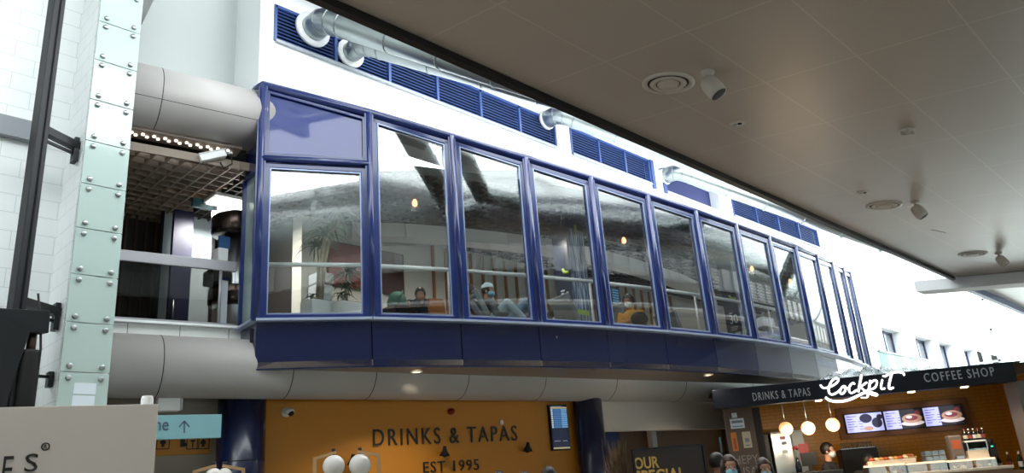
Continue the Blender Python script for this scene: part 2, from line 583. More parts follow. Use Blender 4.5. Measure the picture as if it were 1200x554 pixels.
# inner lining behind the fascia keeps the seams dark
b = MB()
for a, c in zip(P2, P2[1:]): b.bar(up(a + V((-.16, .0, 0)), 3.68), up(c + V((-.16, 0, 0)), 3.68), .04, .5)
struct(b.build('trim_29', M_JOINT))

def quad_frame(b, q, wd, dep, n):
    """frame of four bars just inside the quad q (bl, br, tr, tl)"""
    bl, br, tr, tl = q
    c = (bl + br + tr + tl) / 4
    b.bar(bl + V((0, 0, wd / 2)), br + V((0, 0, wd / 2)), dep, wd, (0, 0, 1))
    s = (br - bl).normalized()
    b.bar(tl - V((0, 0, wd / 2)), tr - V((0, 0, wd / 2)), dep, wd, (0, 0, 1))
    b.bar(bl + s * wd / 2, tl + s * wd / 2 - V((0, 0, .01)), wd, dep, n)
    b.bar(br - s * wd / 2, tr - s * wd / 2 - V((0, 0, .01)), wd, dep, n)
def window_unit(name, a, c, za0, za1, zc1, wd=.075, glass=None):
    d = (c - a).normalized(); n = V((d.y, -d.x, 0))
    if n.x < 0: n = -n
    a2, c2 = a + d * .05, c - d * .05
    r = struct(empty(name, up((a + c) / 2, za0), math.atan2(d.y, d.x)))
    q = [up(a2, za0), up(c2, za0), up(c2, zc1), up(a2, za1)]
    f = MB(); quad_frame(f, q, wd, .1, n)
    f.build('window_frame', M_BLUE, r, bevel=.012)
    e = wd
    q2 = [up(a2 + d * e, za0 + e), up(c2 - d * e, za0 + e), up(c2 - d * e, zc1 - e), up(a2 + d * e, za1 - e)]
    q3 = [p + n * .035 for p in q2]
    f = MB(); quad_frame(f, q3, .016, .03, n)
    f.build('glazing_bead', mat('pale_blue_bead', '#8f9dbd', .3, metal=.4), r)
    f = MB(); f.prism([p + n * .012 for p in q2], -n * .008)
    f.build('pane', glass or G_FACADE, r)
    return r
ZTR = 6.36                                   # transom of the first bay
for i in range(NP - 1):
    a, c = P[i], P[i + 1]
    ta, tc = ztop(a) - .06, ztop(c) - .06
    if i == 0:
        window_unit('window_1', a, c, ZS, ZTR - .1, ZTR - .12)
        d = (c - a).normalized(); n = V((d.y, -d.x, 0))
        r = struct(empty('window_15', up(a, ZTR)))
        q = [up(a + d * .05, ZTR), up(c - d * .05, ZTR), up(c - d * .05, tc), up(a + d * .05, ta)]
        f = MB(); quad_frame(f, q, .05, .1, n); f.build('window_frame', M_BLUE, r, bevel=.01)
        MB().prism([p + n * .01 for p in q], -n * .03).build('solid_panel', mat('blue_glass_panel', '#1b2f78', .04, coat=.25), r)
        struct(MB().tube([up(a, ZTR - .03) + n * .03, up(c, ZTR - .05) + n * .03], .055, 10).build('trim_30', M_BLUE))
    else:
        window_unit('window_%d' % (i + 1), a, c, ZS, ta, tc)
# uprights and rails
for i, p in enumerate(P):
    a = P[max(0, i - 1)]; c = P2[i + 1]
    d = (c - a).normalized(); n = V((d.y, -d.x, 0))
    q = p + n * .03
    b = MB()
    b.tube([up(q, ZS - .01), up(q, ztop(p) + .02)], .055, 10)
    b.bar(up(p - d * .05, ZS), up(p - d * .05, ztop(p)), .03, .12, n)
    b.bar(up(p + d * .05, ZS), up(p + d * .05, ztop(p)), .03, .12, n)
    struct(b.build('trim_%d' % (40 + i), M_BLUE))
rail = [up(BK + V((.0, 0, 0)), ztop(BK) - .12)] + [up(p, ztop(p) + .03) for p in P2[:-1]]
struct(MB().tube(rail, .075, 12).build('trim_60', M_BLUE))
sill = [up(BK, ZS)] + [up(p + V((.02, -.01, 0)), ZS) for p in P2]
b = MB()
for a, c in zip(sill, sill[1:]): b.bar(a, c, .16, .035)
struct(b.build('trim_61', mat('pale_sill_edge', '#aab4cc', .3, metal=.3)))
# louvred far end of the box
for a, c in zip(P2[NP - 1:], P2[NP:]):
    b = MB(); z = ZS + .05
    while z < ztop(a) - .1:
        b.bar(up(a, z), up(c, z), .05, .03); z += .08
    b.bar(up(a, ZS), up(a, ztop(a)), .06, .06, (1, 0, 0)); b.bar(up(c, ZS), up(c, ztop(a)), .06, .06, (1, 0, 0))
    struct(b.build('trim_62', M_BLUE))
# near end of the box: two narrow lights side by side, solid blue above
mid = (P[0] + BK) / 2
window_unit('window_16', BK, P[0], ZS, ZTR - .15, ZTR - .15, .035, glass_mat('pale_side_glass', '#dfeae8', 1.5, 0.0, 1.5, .45, '#c5d6d4'))
struct(MB().prism([up(P[0], ZTR - .15), up(BK, ZTR - .15), up(BK, ztop(BK) - .15), up(P[0], ztop(P[0]) - .05)], (0, .06, 0)).build('trim_63', M_NAVY))

# tubes: one below the floor, one above the balcony, each with dark joints
def cladding_tube(nm, zc, rr, y0, y1, joints):
    pts = [V((tube_x(y), y, zc)) for y in (y0, y1)]
    r = struct(empty(nm, pts[0]))
    MB().tube(pts, rr, 48).build('cladding', M_TUBE, r)
    b = MB()
    dd = (pts[1] - pts[0]).normalized()
    for y in joints:
        c = V((tube_x(y), y, zc))
        b.tube([c - dd * .005, c + dd * .005], rr + .002, 48)
    a1 = -.42
    off = V((math.cos(a1) * rr, 0, math.sin(a1) * rr))
    if zc > 5: b.tube([pts[0] + off, pts[1] + off], .006, 6)
    b.build('joint', M_JOINT, r)
    return r
cladding_tube('beam_tube_lower', 3.43, .39, 2.75, 22, [3.75, 5.35, 6.55, 8.1, 9.6, 11.2, 13, 15])
cladding_tube('beam_tube_upper', 7.1, .45, 2.75, 5.15, [3.5])

# balcony parapet, its ledge, egg-crate ceiling
b = MB()
b.prism([(tube_x(-3) - .3, -3, 3.6), (tube_x(4.86) - .3, 4.86, 3.6), (tube_x(4.86) - .3, 4.86, 4.0), (tube_x(-3) - .3, -3, 4.0)], (.1, 0, 0))
struct(b.build('wall_parapet', grid_mat('white_parapet_panels', '#e9ebe8', '#555555', ('y', 'z'), (.62, 5), (.35, 0), (.008, .0), rough=.4)))
struct(MB().bar((tube_x(-3) - .25, -3, 4.02), (tube_x(4.86) - .22, 4.86, 4.02), .2, .03).build('trim_64', M_WHITE))

def eggcrate(nm, m_, ya_, yb_, pit):
    b = MB()
    inside = lambda x, y: x < (facade_x(y) - .2 if y > 4.9 else tube_x(y) - .1)
    x = -13.0
    while x < -6.9:
        ys = [ya_ + q * .05 for q in range(int((yb_ - ya_) / .05) + 1) if inside(x, ya_ + q * .05)]
        if ys: b.span((x - .012, ys[0], ZC), (x + .012, ys[-1], ZC + .1))
        x += pit
    y = ya_
    while y <= yb_:
        xe = (facade_x(y) - .2) if y > 4.9 else tube_x(y) - .1
        b.span((-13, y - .012, ZC), (xe, y + .012, ZC + .1)); y += pit
    if ya_ < 4:
        b.prism([(tube_x(-3) - .1, -3, ZC - .01), (tube_x(4.85) - .1, 4.85, ZC - .01), (tube_x(4.85) - .1, 4.85, ZC + .11), (tube_x(-3) - .1, -3, ZC + .11)], (-.03, 0, 0))
    else:
        ep = [V((facade_x(q * .5) - .2, q * .5, ZC + .05)) for q in range(10, 46)]
        for a, c in zip(ep, ep[1:]): b.bar(a, c, .03, .14)
    struct(b.build(nm, m_))
ZC = 6.35
eggcrate('ceiling_eggcrate', M_EGG, 4.95, 22.6, .17)
eggcrate('ceiling_eggcrate_balcony', mat('lit_eggcrate', '#8c7e70', .5), -3.0, 4.9, .2)  # same grid ceiling, the balcony light put into a paler colour
# inner walls of the upper floor
struct(MB().span((-11.3, 6.43, 3.5), (-11.0, 23, 6.9)).build('wall_upper_back', mat('warm_white_wall', '#ddd9d0', .6)))
struct(MB().span((-11.3, 22.9, 3.5), (-8.95, 23.1, 6.9)).build('wall_upper_end', MATS['warm_white_wall']))
struct(MB().span((-13.4, -5, 3.5), (-13.2, 8, 6.9)).build('wall_upper_recess', mat('dark_brown_wall', '#2c2622', .6)))
struct(MB().span((-13.4, 6.43, 3.5), (-11.3, 6.6, 6.9)).build('wall_upper_recess_side', MATS['dark_brown_wall']))
struct(MB().span((-14, -5.2, 3.5), (-9.9, -5, 6.9)).build('wall_upper_near', MATS['dark_brown_wall']))
b = MB()
y = 9.25
while y < 17.6:
    b.span((-11.0, y, 3.52), (-10.95, y + .045, 6.3)); y += .33
struct(b.build('trim_65', mat('oak_batten', '#a8703f', .5)))
# curved white bulkhead hung from the egg-crate
cp = [V((-10.95, 7.4, 6.1)), V((-10.5, 8.2, 6.1))] + [at_z(px, py, 6.1) for px, py in ((540, 285), (590, 290), (650, 298), (700, 308), (740, 318), (790, 333), (830, 350))] + [V((-10.95, 19.6, 6.1))]
b = MB()
for a, c in zip(cp, cp[1:]): b.bar(a + V((0, 0, .12)), c + V((0, 0, .12)), .35, .25)
struct(b.build('beam_bulkhead', M_WHITE))

# ------------------------------------------------------------------ ground floor
K14 = math.tan(math.radians(14))
GW = V((-11.71, 0, 0))
GD = V((math.sin(math.radians(14)), math.cos(math.radians(14)), 0))
GN = V((GD.y, -GD.x, 0))
def ground(px, py, off=0.0): return on_plane(px, py, GW + GN * off, GN)
def gspan(y0, y1, z0_, z1_, off0=-.2, off1=0.0):
    a = V((-11.71 + y0 * K14, y0, 0)); c = V((-11.71 + y1 * K14, y1, 0))
    return MB().prism([up(a + GN * off1, z0_), up(c + GN * off1, z0_), up(c + GN * off1, z1_), up(a + GN * off1, z1_)], GN * (off0 - off1))
ya = ground(300, 500).y; yb = ground(690, 500).y; yc_ = ground(846, 500).y
struct(gspan(-6, ya, 0, 3.4).build('wall_ground_left', M_BEIGE))
struct(gspan(ya, yb, 0, 3.4).build('wall_mustard', M_MUSTARD))
# white bulkhead over the opening, dark wall deep behind it
zb = 2.53
bq = [V((tube_x(y_) - .12, y_, 0)) for y_ in (yb, yc_ + 4.2)]
struct(MB().prism([up(bq[0], zb), up(bq[1], zb), up(bq[1], 3.36), up(bq[0], 3.36)], (-.2, 0, 0)).build('wall_bulkhead', mat('pale_bulkhead', '#c9c2ba', .6)))
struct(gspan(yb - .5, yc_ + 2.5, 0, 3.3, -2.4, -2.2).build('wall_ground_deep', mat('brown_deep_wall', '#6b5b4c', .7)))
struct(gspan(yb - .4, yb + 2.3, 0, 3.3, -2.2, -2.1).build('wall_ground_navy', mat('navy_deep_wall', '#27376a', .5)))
c1 = ground(765, 520, -2.1)
struct(MB().box((c1.x, c1.y, 1.5), (.12, .2, 3), 0).build('trim_66', mat('grey_door_post', '#8b8984', .5)))
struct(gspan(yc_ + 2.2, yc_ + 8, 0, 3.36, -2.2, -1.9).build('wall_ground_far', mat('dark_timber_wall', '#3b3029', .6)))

# two navy columns
def column(nm, pl, pr, r):
    a = at_r(*pl, r); c = at_r(*pr, r)
    ctr = (a + c) / 2; rad = (a - c).length / 2
    b = MB().tube([up(ctr, 0), up(ctr, 3.45)], rad, 40)
    o = struct(b.build(nm, M_COLUMN))
    return ctr, rad
cl, rl = column('pillar_navy', (255, 480), (312, 480), 11.25)
c = MB().lathe([(rl + .003, 0), (rl + .003, .012)], up(cl, 2.26), n=40); struct(c.build('trim_67', M_JOINT))
cr, rr_ = column('pillar_navy_far', (672, 480), (706, 480), 14.0)
# ------------------------------------------------------------------ glass-clad pillar at the left
XP = -9.0
PY0, PY1 = 2.44, 2.935
struct(MB().span((-9.7, PY0, 0), (XP - .05, PY1, 12)).build('pillar_white', M_BLOCK))
ZJ = [7.454 + .5365 * k for k in range(1, -10, -1)]
ORD = ['topmost', 'second', 'third', 'fourth', 'fifth', 'sixth', 'seventh', 'eighth', 'ninth', 'tenth']
pane0 = None
for k in range(10):
    zc = ZJ[k] - .268
    lab = ORD[k] + ' frosted aqua glass panel ' + ('down' if k else 'seen') + ' on the white pillar at left'
    if pane0 is None:
        r = empty('glass_tile', (XP, (PY0 + PY1) / 2, zc), 0, lab, 'glass panel', 'glass panels on the pillar')
        MB().box((0, 0, 0), (.014, .487, .526)).build('pane', G_PILLAR, r, True, bevel=.002)
        st = None
        for sy in (-1, 1):
            for sz in (-1, 1):
                if st is None:
                    b = MB().lathe([(.0, .034), (.018, .034), (.029, .027), (.031, .012), (.026, .007), (.012, .007), (.012, -.05)], (0, 0, 0), (1, 0, 0), 16)
                    st = b.build('standoff_bolt', M_STEEL, r, True)
                    s2 = st
                else:
                    s2 = st.copy(); C.objects.link(s2); s2.parent = r
                s2.location = (0, sy * .16, sz * .205)
        pane0 = r
    else:
        dup(pane0, (XP, (PY0 + PY1) / 2, zc), None, lab)
M_PAPER = mat('white_paper', '#dfeaf2', .6)
for (tl, br, wh) in (((87, 448), (112, 462), 'upper'), ((85, 463), (110, 477), 'lower')):
    a = at_x(*tl, XP + .012); c = at_x(*br, XP + .012)
    tag(MB().span((XP + .009, a.y, c.z), (XP + .012, c.y, a.z)).build('paper_notice', M_PAPER), wh + ' of two white paper notices on the lowest glass panel', 'notice', 'paper notices on the pillar glass')

# black steel mast with its carriage and cylinder
RM = 9.25
def pm(px, py, r=RM): return at_r(px, py, r)
r = empty('steel_mast', up(pm(20, 350), 0), 0, 'tall black steel mast bracketed to the white block wall at far left', 'mast')
bt = pm(20, 352)
b = MB().box((bt.x, bt.y, 6.0), (.13, .13, 8.0), .3); b.box((bt.x + .05, bt.y + .05, 6.0), (.05, .05, 8.0), .3)
b.build('mast', M_BLACK, r, bevel=.01)
for (pz, z2) in (((47, 150), .1), ((22, 352), .12)):
    q = pm(*pz); z = q.z
    wallp = V((-9.2, PY0 - .01, z - .05))
    b = MB().bar(V((bt.x, bt.y, z)), wallp, .1, .09)
    b.box((wallp.x, wallp.y - .03, z - .1), (.12, .05, .3))
    b.bar(V((bt.x, bt.y, z - .12)), wallp + V((0, 0, -.1)), .03, .03)
    b.build('bracket', M_BLACK, r)
b = MB()
y0_, ang = bt.y, .5
q = [pm(-25, 362), pm(56, 366), pm(54, 392), pm(32, 392), pm(12, 450), pm(4, 480), pm(-25, 480)]
dv = V((-.14, -.04, 0)) * .9
b.prism([p + V((.1, 0, 0)) for p in q], dv)
b.build('carriage', M_BLACK, r, bevel=.008)
cy = pm(37, 400)
b = MB().tube([up(cy, pm(37, 390).z), up(cy, pm(36, 412).z)], .045, 16)
b.build('piston_rod', mat('bronze_rod', '#5c4a3e', .3, metal=.8), r)
b = MB().tube([up(cy, pm(36, 411).z), up(cy, pm(36, 411).z - .04), up(cy, 1.4)], [.1, .1, .09], 20)
b.build('cylinder_body', M_MATTE, r)
z = pm(40, 440).z
b = MB().bar(up(cy, z), V((-9.2, PY0 - .01, z + .03)), .03, .03); b.box((-9.2, PY0 - .03, z), (.1, .05, .16))
b.build('stay', M_BLACK, r)
b = MB().tube([pm(43, 345) + V((.05, 0, 0)), pm(46, 380) + V((.05, 0, 0)), pm(46, 410) + V((.05, 0, 0)), pm(40, 440) + V((.05, 0, 0))], .012, 6)
b.build('cable', M_MATTE, r)

# ------------------------------------------------------------------ louvre banks and ducts on the upper wall
def louvre_bank(nm, ys, z0, z1, nb, label):
    y0, y1 = ys
    r = empty(nm, (XW, (y0 + y1) / 2, z0), 0, label, 'louvre', 'blue louvre banks on the upper wall')
    b = MB()
    for k in range(nb + 1):
        y = y0 + (y1 - y0) * k / nb
        b.span((XW - .1, y - .025, z0), (XW + .02, y + .025, z1))
    b.span((XW - .1, y0, z1 - .05), (XW + .02, y1, z1)); 
    b.build('louvre_frame', M_BLUE2, r)
    MB().span((XW - .12, y0, z0 - .03), (XW + .05, y1, z0 + .02)).build('sill', mat('grey_metal_sill', '#9ea4ab', .4), r)
    MB().span((XW - .16, y0, z0), (XW - .13, y1, z1)).build('backing', mat('navy_louvre_backing', '#101a38', .8), r)
    for k in range(nb):
        ya_, yb2 = y0 + (y1 - y0) * k / nb + .025, y0 + (y1 - y0) * (k + 1) / nb - .025
        b = MB(); n = 9
        for j in range(n):
            z = z0 + .05 + (z1 - z0 - .09) * (j + .5) / n
            b.obox((XW - .03, (ya_ + yb2) / 2, z), (.018, 0, -.022), (0, (yb2 - ya_) / 2, 0), (.004, 0, .003))
        b.build('slat_panel', M_BLUE2, r)
louvre_bank('louvre_bank', L1, LB, LT, 6, 'long blue louvre bank with two duct outlets, nearest the left end of the upper wall')
louvre_bank('louvre_bank', L2, LB, LT, 3, 'middle blue louvre bank under the third duct on the upper wall')
louvre_bank('louvre_bank', L3, LB, LT, 4, 'farthest blue louvre bank on the upper wall, toward the grey ceiling corner')

# the open bay between the louvres: dark soffit strip, white struts, blue posts
o_ = empty('open_bay_frame', (XW, OP[0], LB), 0, 'blue framed open bay with white struts between two louvre banks', 'frame')
MB().span((XW - .1, L2[1] + .03, LB - .1), (XW + .05, L2[1] + .15, LT)).span((XW - .1, OP[0] - .14, LB - .1), (XW + .04, OP[0] - .02, LT)).build('post', M_BLUE2, o_)
MB().bar(V((XW + .05, OP[0] - .4, LT - .12)), V((XW + 1.0, OP[0] + 1.0, LT + .12)), .08, .1).bar(V((XW + .05, OP[0] + .3, LT - .2)), V((XW + .9, OP[1] + .4, LT + .05)), .08, .1).build('strut', M_WHITE, o_)
MB().span((XW - .32, OP[0], LB), (XW - .28, OP[1], LT)).build('backing', MATS['dark_blue_eaves'], o_)

def duct(start, end, xe, rad, label, rfl):
    a = at_x(start[0], start[1], XW + .02); e = at_x(end[0], end[1], xe)
    r = empty('air_duct', a, 0, label, 'duct', 'silver air ducts over the cafe')
    k1 = a + V((.34, .0, .02))
    d = (e - k1).normalized()
    pts = [a - V((.05, 0, 0)), a + V((.12, 0, 0))]
    for t in (0, .25, .5, .75, 1):
        p0, p1_, p2_ = a + V((.2, 0, .0)), k1, k1 + d * .28
        pts.append(p0 * (1 - t) ** 2 + p1_ * 2 * t * (1 - t) + p2_ * t * t)
    pts.append(e)
    MB().tube(pts + [V((-3.9, e.y + 1.3 * (e.x + 3.9) / -2.0, 7.45))], rad, 28).build('duct_pipe', M_ZINC, r)
    MB().lathe([(rad + .002, .0), (rfl, .0), (rfl, .05), (rad, .06)], a - V((.01, 0, 0)), (1, 0, 0), 32).build('wall_flange', M_WHITE, r)
    b = MB(); L = (e - pts[-2]).length
    s = .1
    while s < L:
        c = pts[-2] + d * s
        MB().tube([c - d * .012, c + d * .012], rad + .008, 28).build('seam', M_ZINC, r); s += .95
    for t in (3, 5): 
        c = pts[t]; dd = (pts[t + 1] - pts[t - 1]).normalized(); MB().tube([c - dd * .01, c + dd * .01], rad + .006, 28).build('seam', M_ZINC, r)
duct((366, 35), (680, 116), -5.6, .21, 'nearest big silver duct leaving a white ringed hole in the long louvre bank', .3)
duct((410, 63), (690, 125), -6.0, .17, 'second silver duct, just below the nearest one, leaving the long louvre bank', .25)
duct((640, 141), (910, 226), -5.9, .19, 'third silver duct, leaving the right end of the long louvre bank', .21)
duct((779, 207), (1100, 309), -4.9, .19, 'silver duct leaving the open bay behind the blue posts', .21)
# trunk duct over the ceiling edge, seen mirrored in the cafe glazing
r = empty('trunk_duct', (-3.55, -8, 7.42), 0, 'huge silver trunk duct above the ceiling edge, mirrored in the cafe glazing', 'duct')
M_PALEZINC = mat('pale_duct_metal', '#dfe4e4', .28, metal=1.0)
MB().tube([(-3.55, -8, 7.42), (-3.55, 38, 7.42)], .9, 40).build('duct_pipe', M_PALEZINC, r)
b = MB(); y = -7
while y < 38: MB().tube([(-3.55, y - .02, 7.42), (-3.55, y + .02, 7.42)], .915, 40).build('seam', M_PALEZINC, r); y += 2.5

# ------------------------------------------------------------------ things on the hall ceiling
TILT = (0, .1433, 0)
M_VENT = mat('vent_enamel', '#d2cac0', .45)
M_VDARK = mat('vent_dark', '#24211f', .7)
def vent(px, py, label):
    p = at_ceil(px, py)
    r = empty('ceiling_vent', p, 0, label, 'ceiling vent', 'round diffusers in the hall ceiling')
    r.rotation_euler = TILT
    MB().lathe([(.235, .0), (.235, -.012), (.2, -.02), (.185, -.005), (.185, .0)], n=40).build('outer_ring', M_VENT, r, True)
    MB().lathe([(.186, -.004), (.0, -.004)], n=40).build('throat', M_VDARK, r, True)
    MB().lathe([(.165, -.012), (.15, -.026), (.11, -.016), (.11, -.01)], n=40).build('middle_ring', M_VENT, r, True)
    MB().lathe([(.1, -.012), (.088, -.03), (.03, -.02), (.0, -.02)], n=32).build('core', M_VENT, r, True)
    return r
vent(783, 97, 'round ceiling diffuser nearest the viewer, beside a hanging speaker')
vent(1036, 240, 'middle round ceiling diffuser, left of the second hanging speaker')
vent(1140, 297, 'farthest round ceiling diffuser, close to the end beam')
M_SPK = mat('speaker_ivory', '#cfc8bd', .45)
def speaker(px, py, label):
    p = at_ceil(px, py)
    r = empty('ceiling_speaker', p, 0, label, 'speaker', 'hanging speakers under the hall ceiling')
    r.rotation_euler = TILT
    MB().lathe([(.0, -.035), (.035, -.035), (.055, -.02), (.06, 0)], n=20).build('mount', M_SPK, r, True)
    MB().tube([(0, 0, -.02), (0, 0, -.1)], .012, 8).build('stem', M_SPK, r, True)
    ax = V((.35, .12, -.55)).normalized()
    o = V((0, 0, -.09))
    MB().lathe([(.0, -.035), (.045, -.03), (.07, .0), (.08, .05), (.082, .12), (.076, .165), (.07, .165)], o, ax, 24).build('housing', M_SPK, r, True)
    MB().lathe([(.074, .16), (.05, .168), (.0, .17)], o, ax, 24).build('grille', mat('grey_speaker_grille', '#3b3835', .8), r, True)
speaker(829, 84, 'nearest hanging bullet speaker, right of the nearest round diffuser')
speaker(1072, 236, 'second hanging bullet speaker, right of the middle diffuser')
speaker(1170, 296, 'farthest hanging bullet speaker, above the end beam')
def small(px, py, kind, label):
    p = at_ceil(px, py)
    if kind == 'spot':
        r = empty('recessed_fitting', p, 0, label, 'ceiling fitting', 'twin recessed fittings in the hall ceiling')
        r.rotation_euler = TILT
        MB().lathe([(.075, 0), (.075, -.008), (.06, -.012), (.0, -.012)], n=24).build('plate', M_VENT, r, True)
        for s in (-1, 1): MB().lathe([(.022, -.011), (.022, -.02), (.012, -.02), (.0, -.012)], (s * .027, 0, 0), n=12).build('socket', M_STEEL if s < 0 else M_VDARK, r, True)
    else:
        r = empty('ceiling_sensor', p, 0, label, 'sensor')
        r.rotation_euler = TILT
        MB().lathe([(.075, 0), (.075, -.012), (.06, -.018), (.03, -.02), (.026, -.045), (.0, -.05)], n=20).build('body', M_VENT, r, True)
        b = MB()
        for k in range(4):
            a = k * PI / 2 + .4
            b.obox((.03 * math.cos(a), .03 * math.sin(a), -.035), (.03 * math.cos(a), .03 * math.sin(a), 0), (-.003 * math.sin(a), .003 * math.cos(a), 0), (0, 0, .02))
        b.build('fin', M_VENT, r, True)
small(864, 144, 'spot', 'twin recessed ceiling fitting below and right of the nearest diffuser')
small(1011, 225, 'spot', 'twin recessed ceiling fitting left of the middle diffuser')
small(1063, 152, 'sensor', 'small finned ceiling sensor above the second hanging speaker')
q = at_ceil(1092, 269); d_ = V((.25, .9, -.036)).normalized()
tag(MB().bar(q, q + d_ * .35, .02, .012).build('ceiling_slot', M_VENT), 'thin slot strip in the ceiling under the second speaker', 'slot')
q = at_ceil(1160, 308)
tag(MB().bar(q, q + d_ * .4, .02, .012).build('ceiling_slot', M_VENT), 'thin slot strip in the ceiling beside the farthest speaker', 'slot')

# ------------------------------------------------------------------ flat signs and boards
def slab(tl, tr, bl, rL, th, zfix=None):
    """a thin upright board through three pixels: gives (lower-left, right, up, width, height)"""
    A = at_r(*tl, rL); B = at_z(*tr, A.z)
    Bt = at_r(*bl, rL)
    right = V((B.x - A.x, B.y - A.y, 0)); wdt = right.length; right.normalize()
    return V((A.x, A.y, Bt.z)), right, V((0, 0, 1)), wdt, A.z - Bt.z
def board(name, fr, th, m_, parent=None, bevel=.004):
    o, rt, u, wd, h = fr
    n = rt.cross(u)
    c = o + rt * wd / 2 + u * h / 2 - n * th / 2
    return MB().obox(c, rt * wd / 2, u * h / 2, n * th / 2).build(name, m_, parent, bevel=bevel)

# beige shop board at the lower left
A = at_r(186, 473, 5.0); B = at_z(0, 477, A.z)
rt = V((A.x - B.x, A.y - B.y, 0)).normalized()
wd = 2.6
o = V((A.x, A.y, 0)) - rt * wd
r = empty('shop_board', o + rt * wd / 2, 0, 'large plain beige shop board with black letters at lower left', 'sign board')
ES = (V((o.x, o.y, .3)), rt, V((0, 0, 1)), wd, A.z - .3)
board('panel', ES, .09, mat('beige_board', '#cbc3bc', .45), r)
n = rt.cross(V((0, 0, 1)))
M_INK = mat('black_lettering', '#121212', .5)
def on_board(px, py): return on_plane(px, py, A, n)
e0 = on_board(1, 566); e1 = on_board(17, 534)
text_on('lettering', 'E', e0 + n * .002, rt, (0, 0, 1), (e1 - e0).dot(rt), e1.z - e0.z, M_INK, r)
e0 = on_board(28, 553); e1 = on_board(46, 531)
text_on('lettering', 'S', V((e0.x, e0.y, e0.z)) + n * .002, rt, (0, 0, 1), (e1 - e0).dot(rt), e1.z - e0.z, M_INK, r)
e0 = on_board(53.5, 523)
b = MB(); rr0 = (on_board(58, 523) - on_board(49, 523)).length / 2
b.tube([e0 + n * .004 + rt * rr0 * math.cos(2 * PI * k / 24) + V((0, 0, rr0 * math.sin(2 * PI * k / 24))) for k in range(25)], .0035, 6)
b.build('ring_mark', M_INK, r)
text_on('lettering', 'R', e0 + n * .002 - rt * rr0 * .4 - V((0, 0, rr0 * .5)), rt, (0, 0, 1), rr0 * .8, rr0, M_INK, r)
spot_lamp('board_fill_light', (-2.3, .4, 4.75), 150, (1, .95, .9), 70).rotation_euler = (V((-4.8, 1.6, 2.0)) - V((-2.3, .4, 4.75))).to_track_quat('-Z', 'Y').to_euler()  # added fill spot without a fitting, brightens the beige board
q = on_board(172, 474) - n * .15
tag(MB().lathe([(.0, .12), (.03, .12), (.035, .1), (.035, -.1)], q + V((0, 0, -.05)), n=20).build('white_post_top', M_WHITE), 'small white round beacon showing above the top edge of the beige board', 'finial')  # plain white cap on a post top, not a lamp

# teal direction sign
TS = slab((150, 487), (260, 485), (150, 516), 9.6, .06)
r = empty('direction_sign', TS[0], 0, 'teal hanging direction sign with an upward arrow beside the navy column', 'sign')
board('panel', TS, .06, mat('teal_sign', '#7dadb4', .4), r)
o, rt, u, wd, h = TS; n = rt.cross(u)
M_SIGNTXT = mat('slate_lettering', '#43506b', .5)
def tp(px, py): return on_plane(px, py, o, n) + n * .002
a, c = tp(170, 505), tp(198, 494)
text_on('lettering', 'one', a, rt, u, (c - a).dot(rt), (c - a).z, M_SIGNTXT, r)
b = MB(); 
p0, p1 = tp(216, 507), tp(216, 493)
b.bar(p0, p1, .014, .004, n)
for px in (210, 222): b.bar(tp(px, 500), p1, .014, .004, n)
b.build('arrow', M_SIGNTXT, r)
MB().tube([up(o + rt * .08 - n * .09, 0), up(o + rt * .08 - n * .09, o.z + h)], .03, 10).build('post', M_STEEL, r)
# white box lamp above it
TS2 = slab((186, 466), (212, 466), (186, 481), 10.55, .2)
r = empty('box_lamp', TS2[0], 0, 'short white box lamp above the teal direction sign', 'lamp')
board('body', TS2, .16, M_WHITE, r)
oo, rt2, u2, w2, h2 = TS2
MB().obox(oo + rt2 * (w2 + .01) + u2 * h2 / 2 - rt2.cross(u2) * .06, rt2 * .012, u2 * h2 * .45, rt2.cross(u2) * .09).build('end_cap', M_STEEL, r)
# amber pictogram sign behind it
a = ground(184, 505, .03); c = ground(248, 502, .03); PS = (V((a.x, a.y, ground(184, 534, .03).z)), GD, V((0, 0, 1)), (c - a).dot(GD), a.z - ground(184, 534, .03).z)
r = empty('pictogram_sign', PS[0], 0, 'amber pictogram sign partly hidden behind the teal direction sign', 'sign')
board('panel', PS, .05, mat('amber_sign', '#b87a16', .5), r)
o, rt, u, wd, h = PS; n = rt.cross(u)
for k, (cx_, sh) in enumerate(((191, 0), (214, 1), (226, 2), (238, 0))):
    q = on_plane(cx_, 519, o, n) + n * .004
    if sh != 1:
        b = MB(); s = .075
        for dx, dz, wx, wz in ((0, s, s, .006), (0, -s, s, .006), (s, 0, .006, s), (-s, 0, .006, s)): b.obox(q + rt * dx + u * dz, rt * wx, u * wz, n * .003)
        b.build('icon_frame', M_INK, r)
    b = MB()
    if sh == 0: b.obox(q, rt * .018, u * .05, n * .003).obox(q + u * .01, rt * .035, u * .02, n * .003)
    elif sh == 1: b.obox(q, rt * .03, u * .05, n * .003).obox(q + rt * .03 - u * .02, rt * .03, u * .02, n * .003)
    else: b.obox(q - u * .02, rt * .008, u * .04, n * .003).obox(q + u * .03, rt * .03, u * .012, n * .003)
    b.build('icon', M_INK, r)

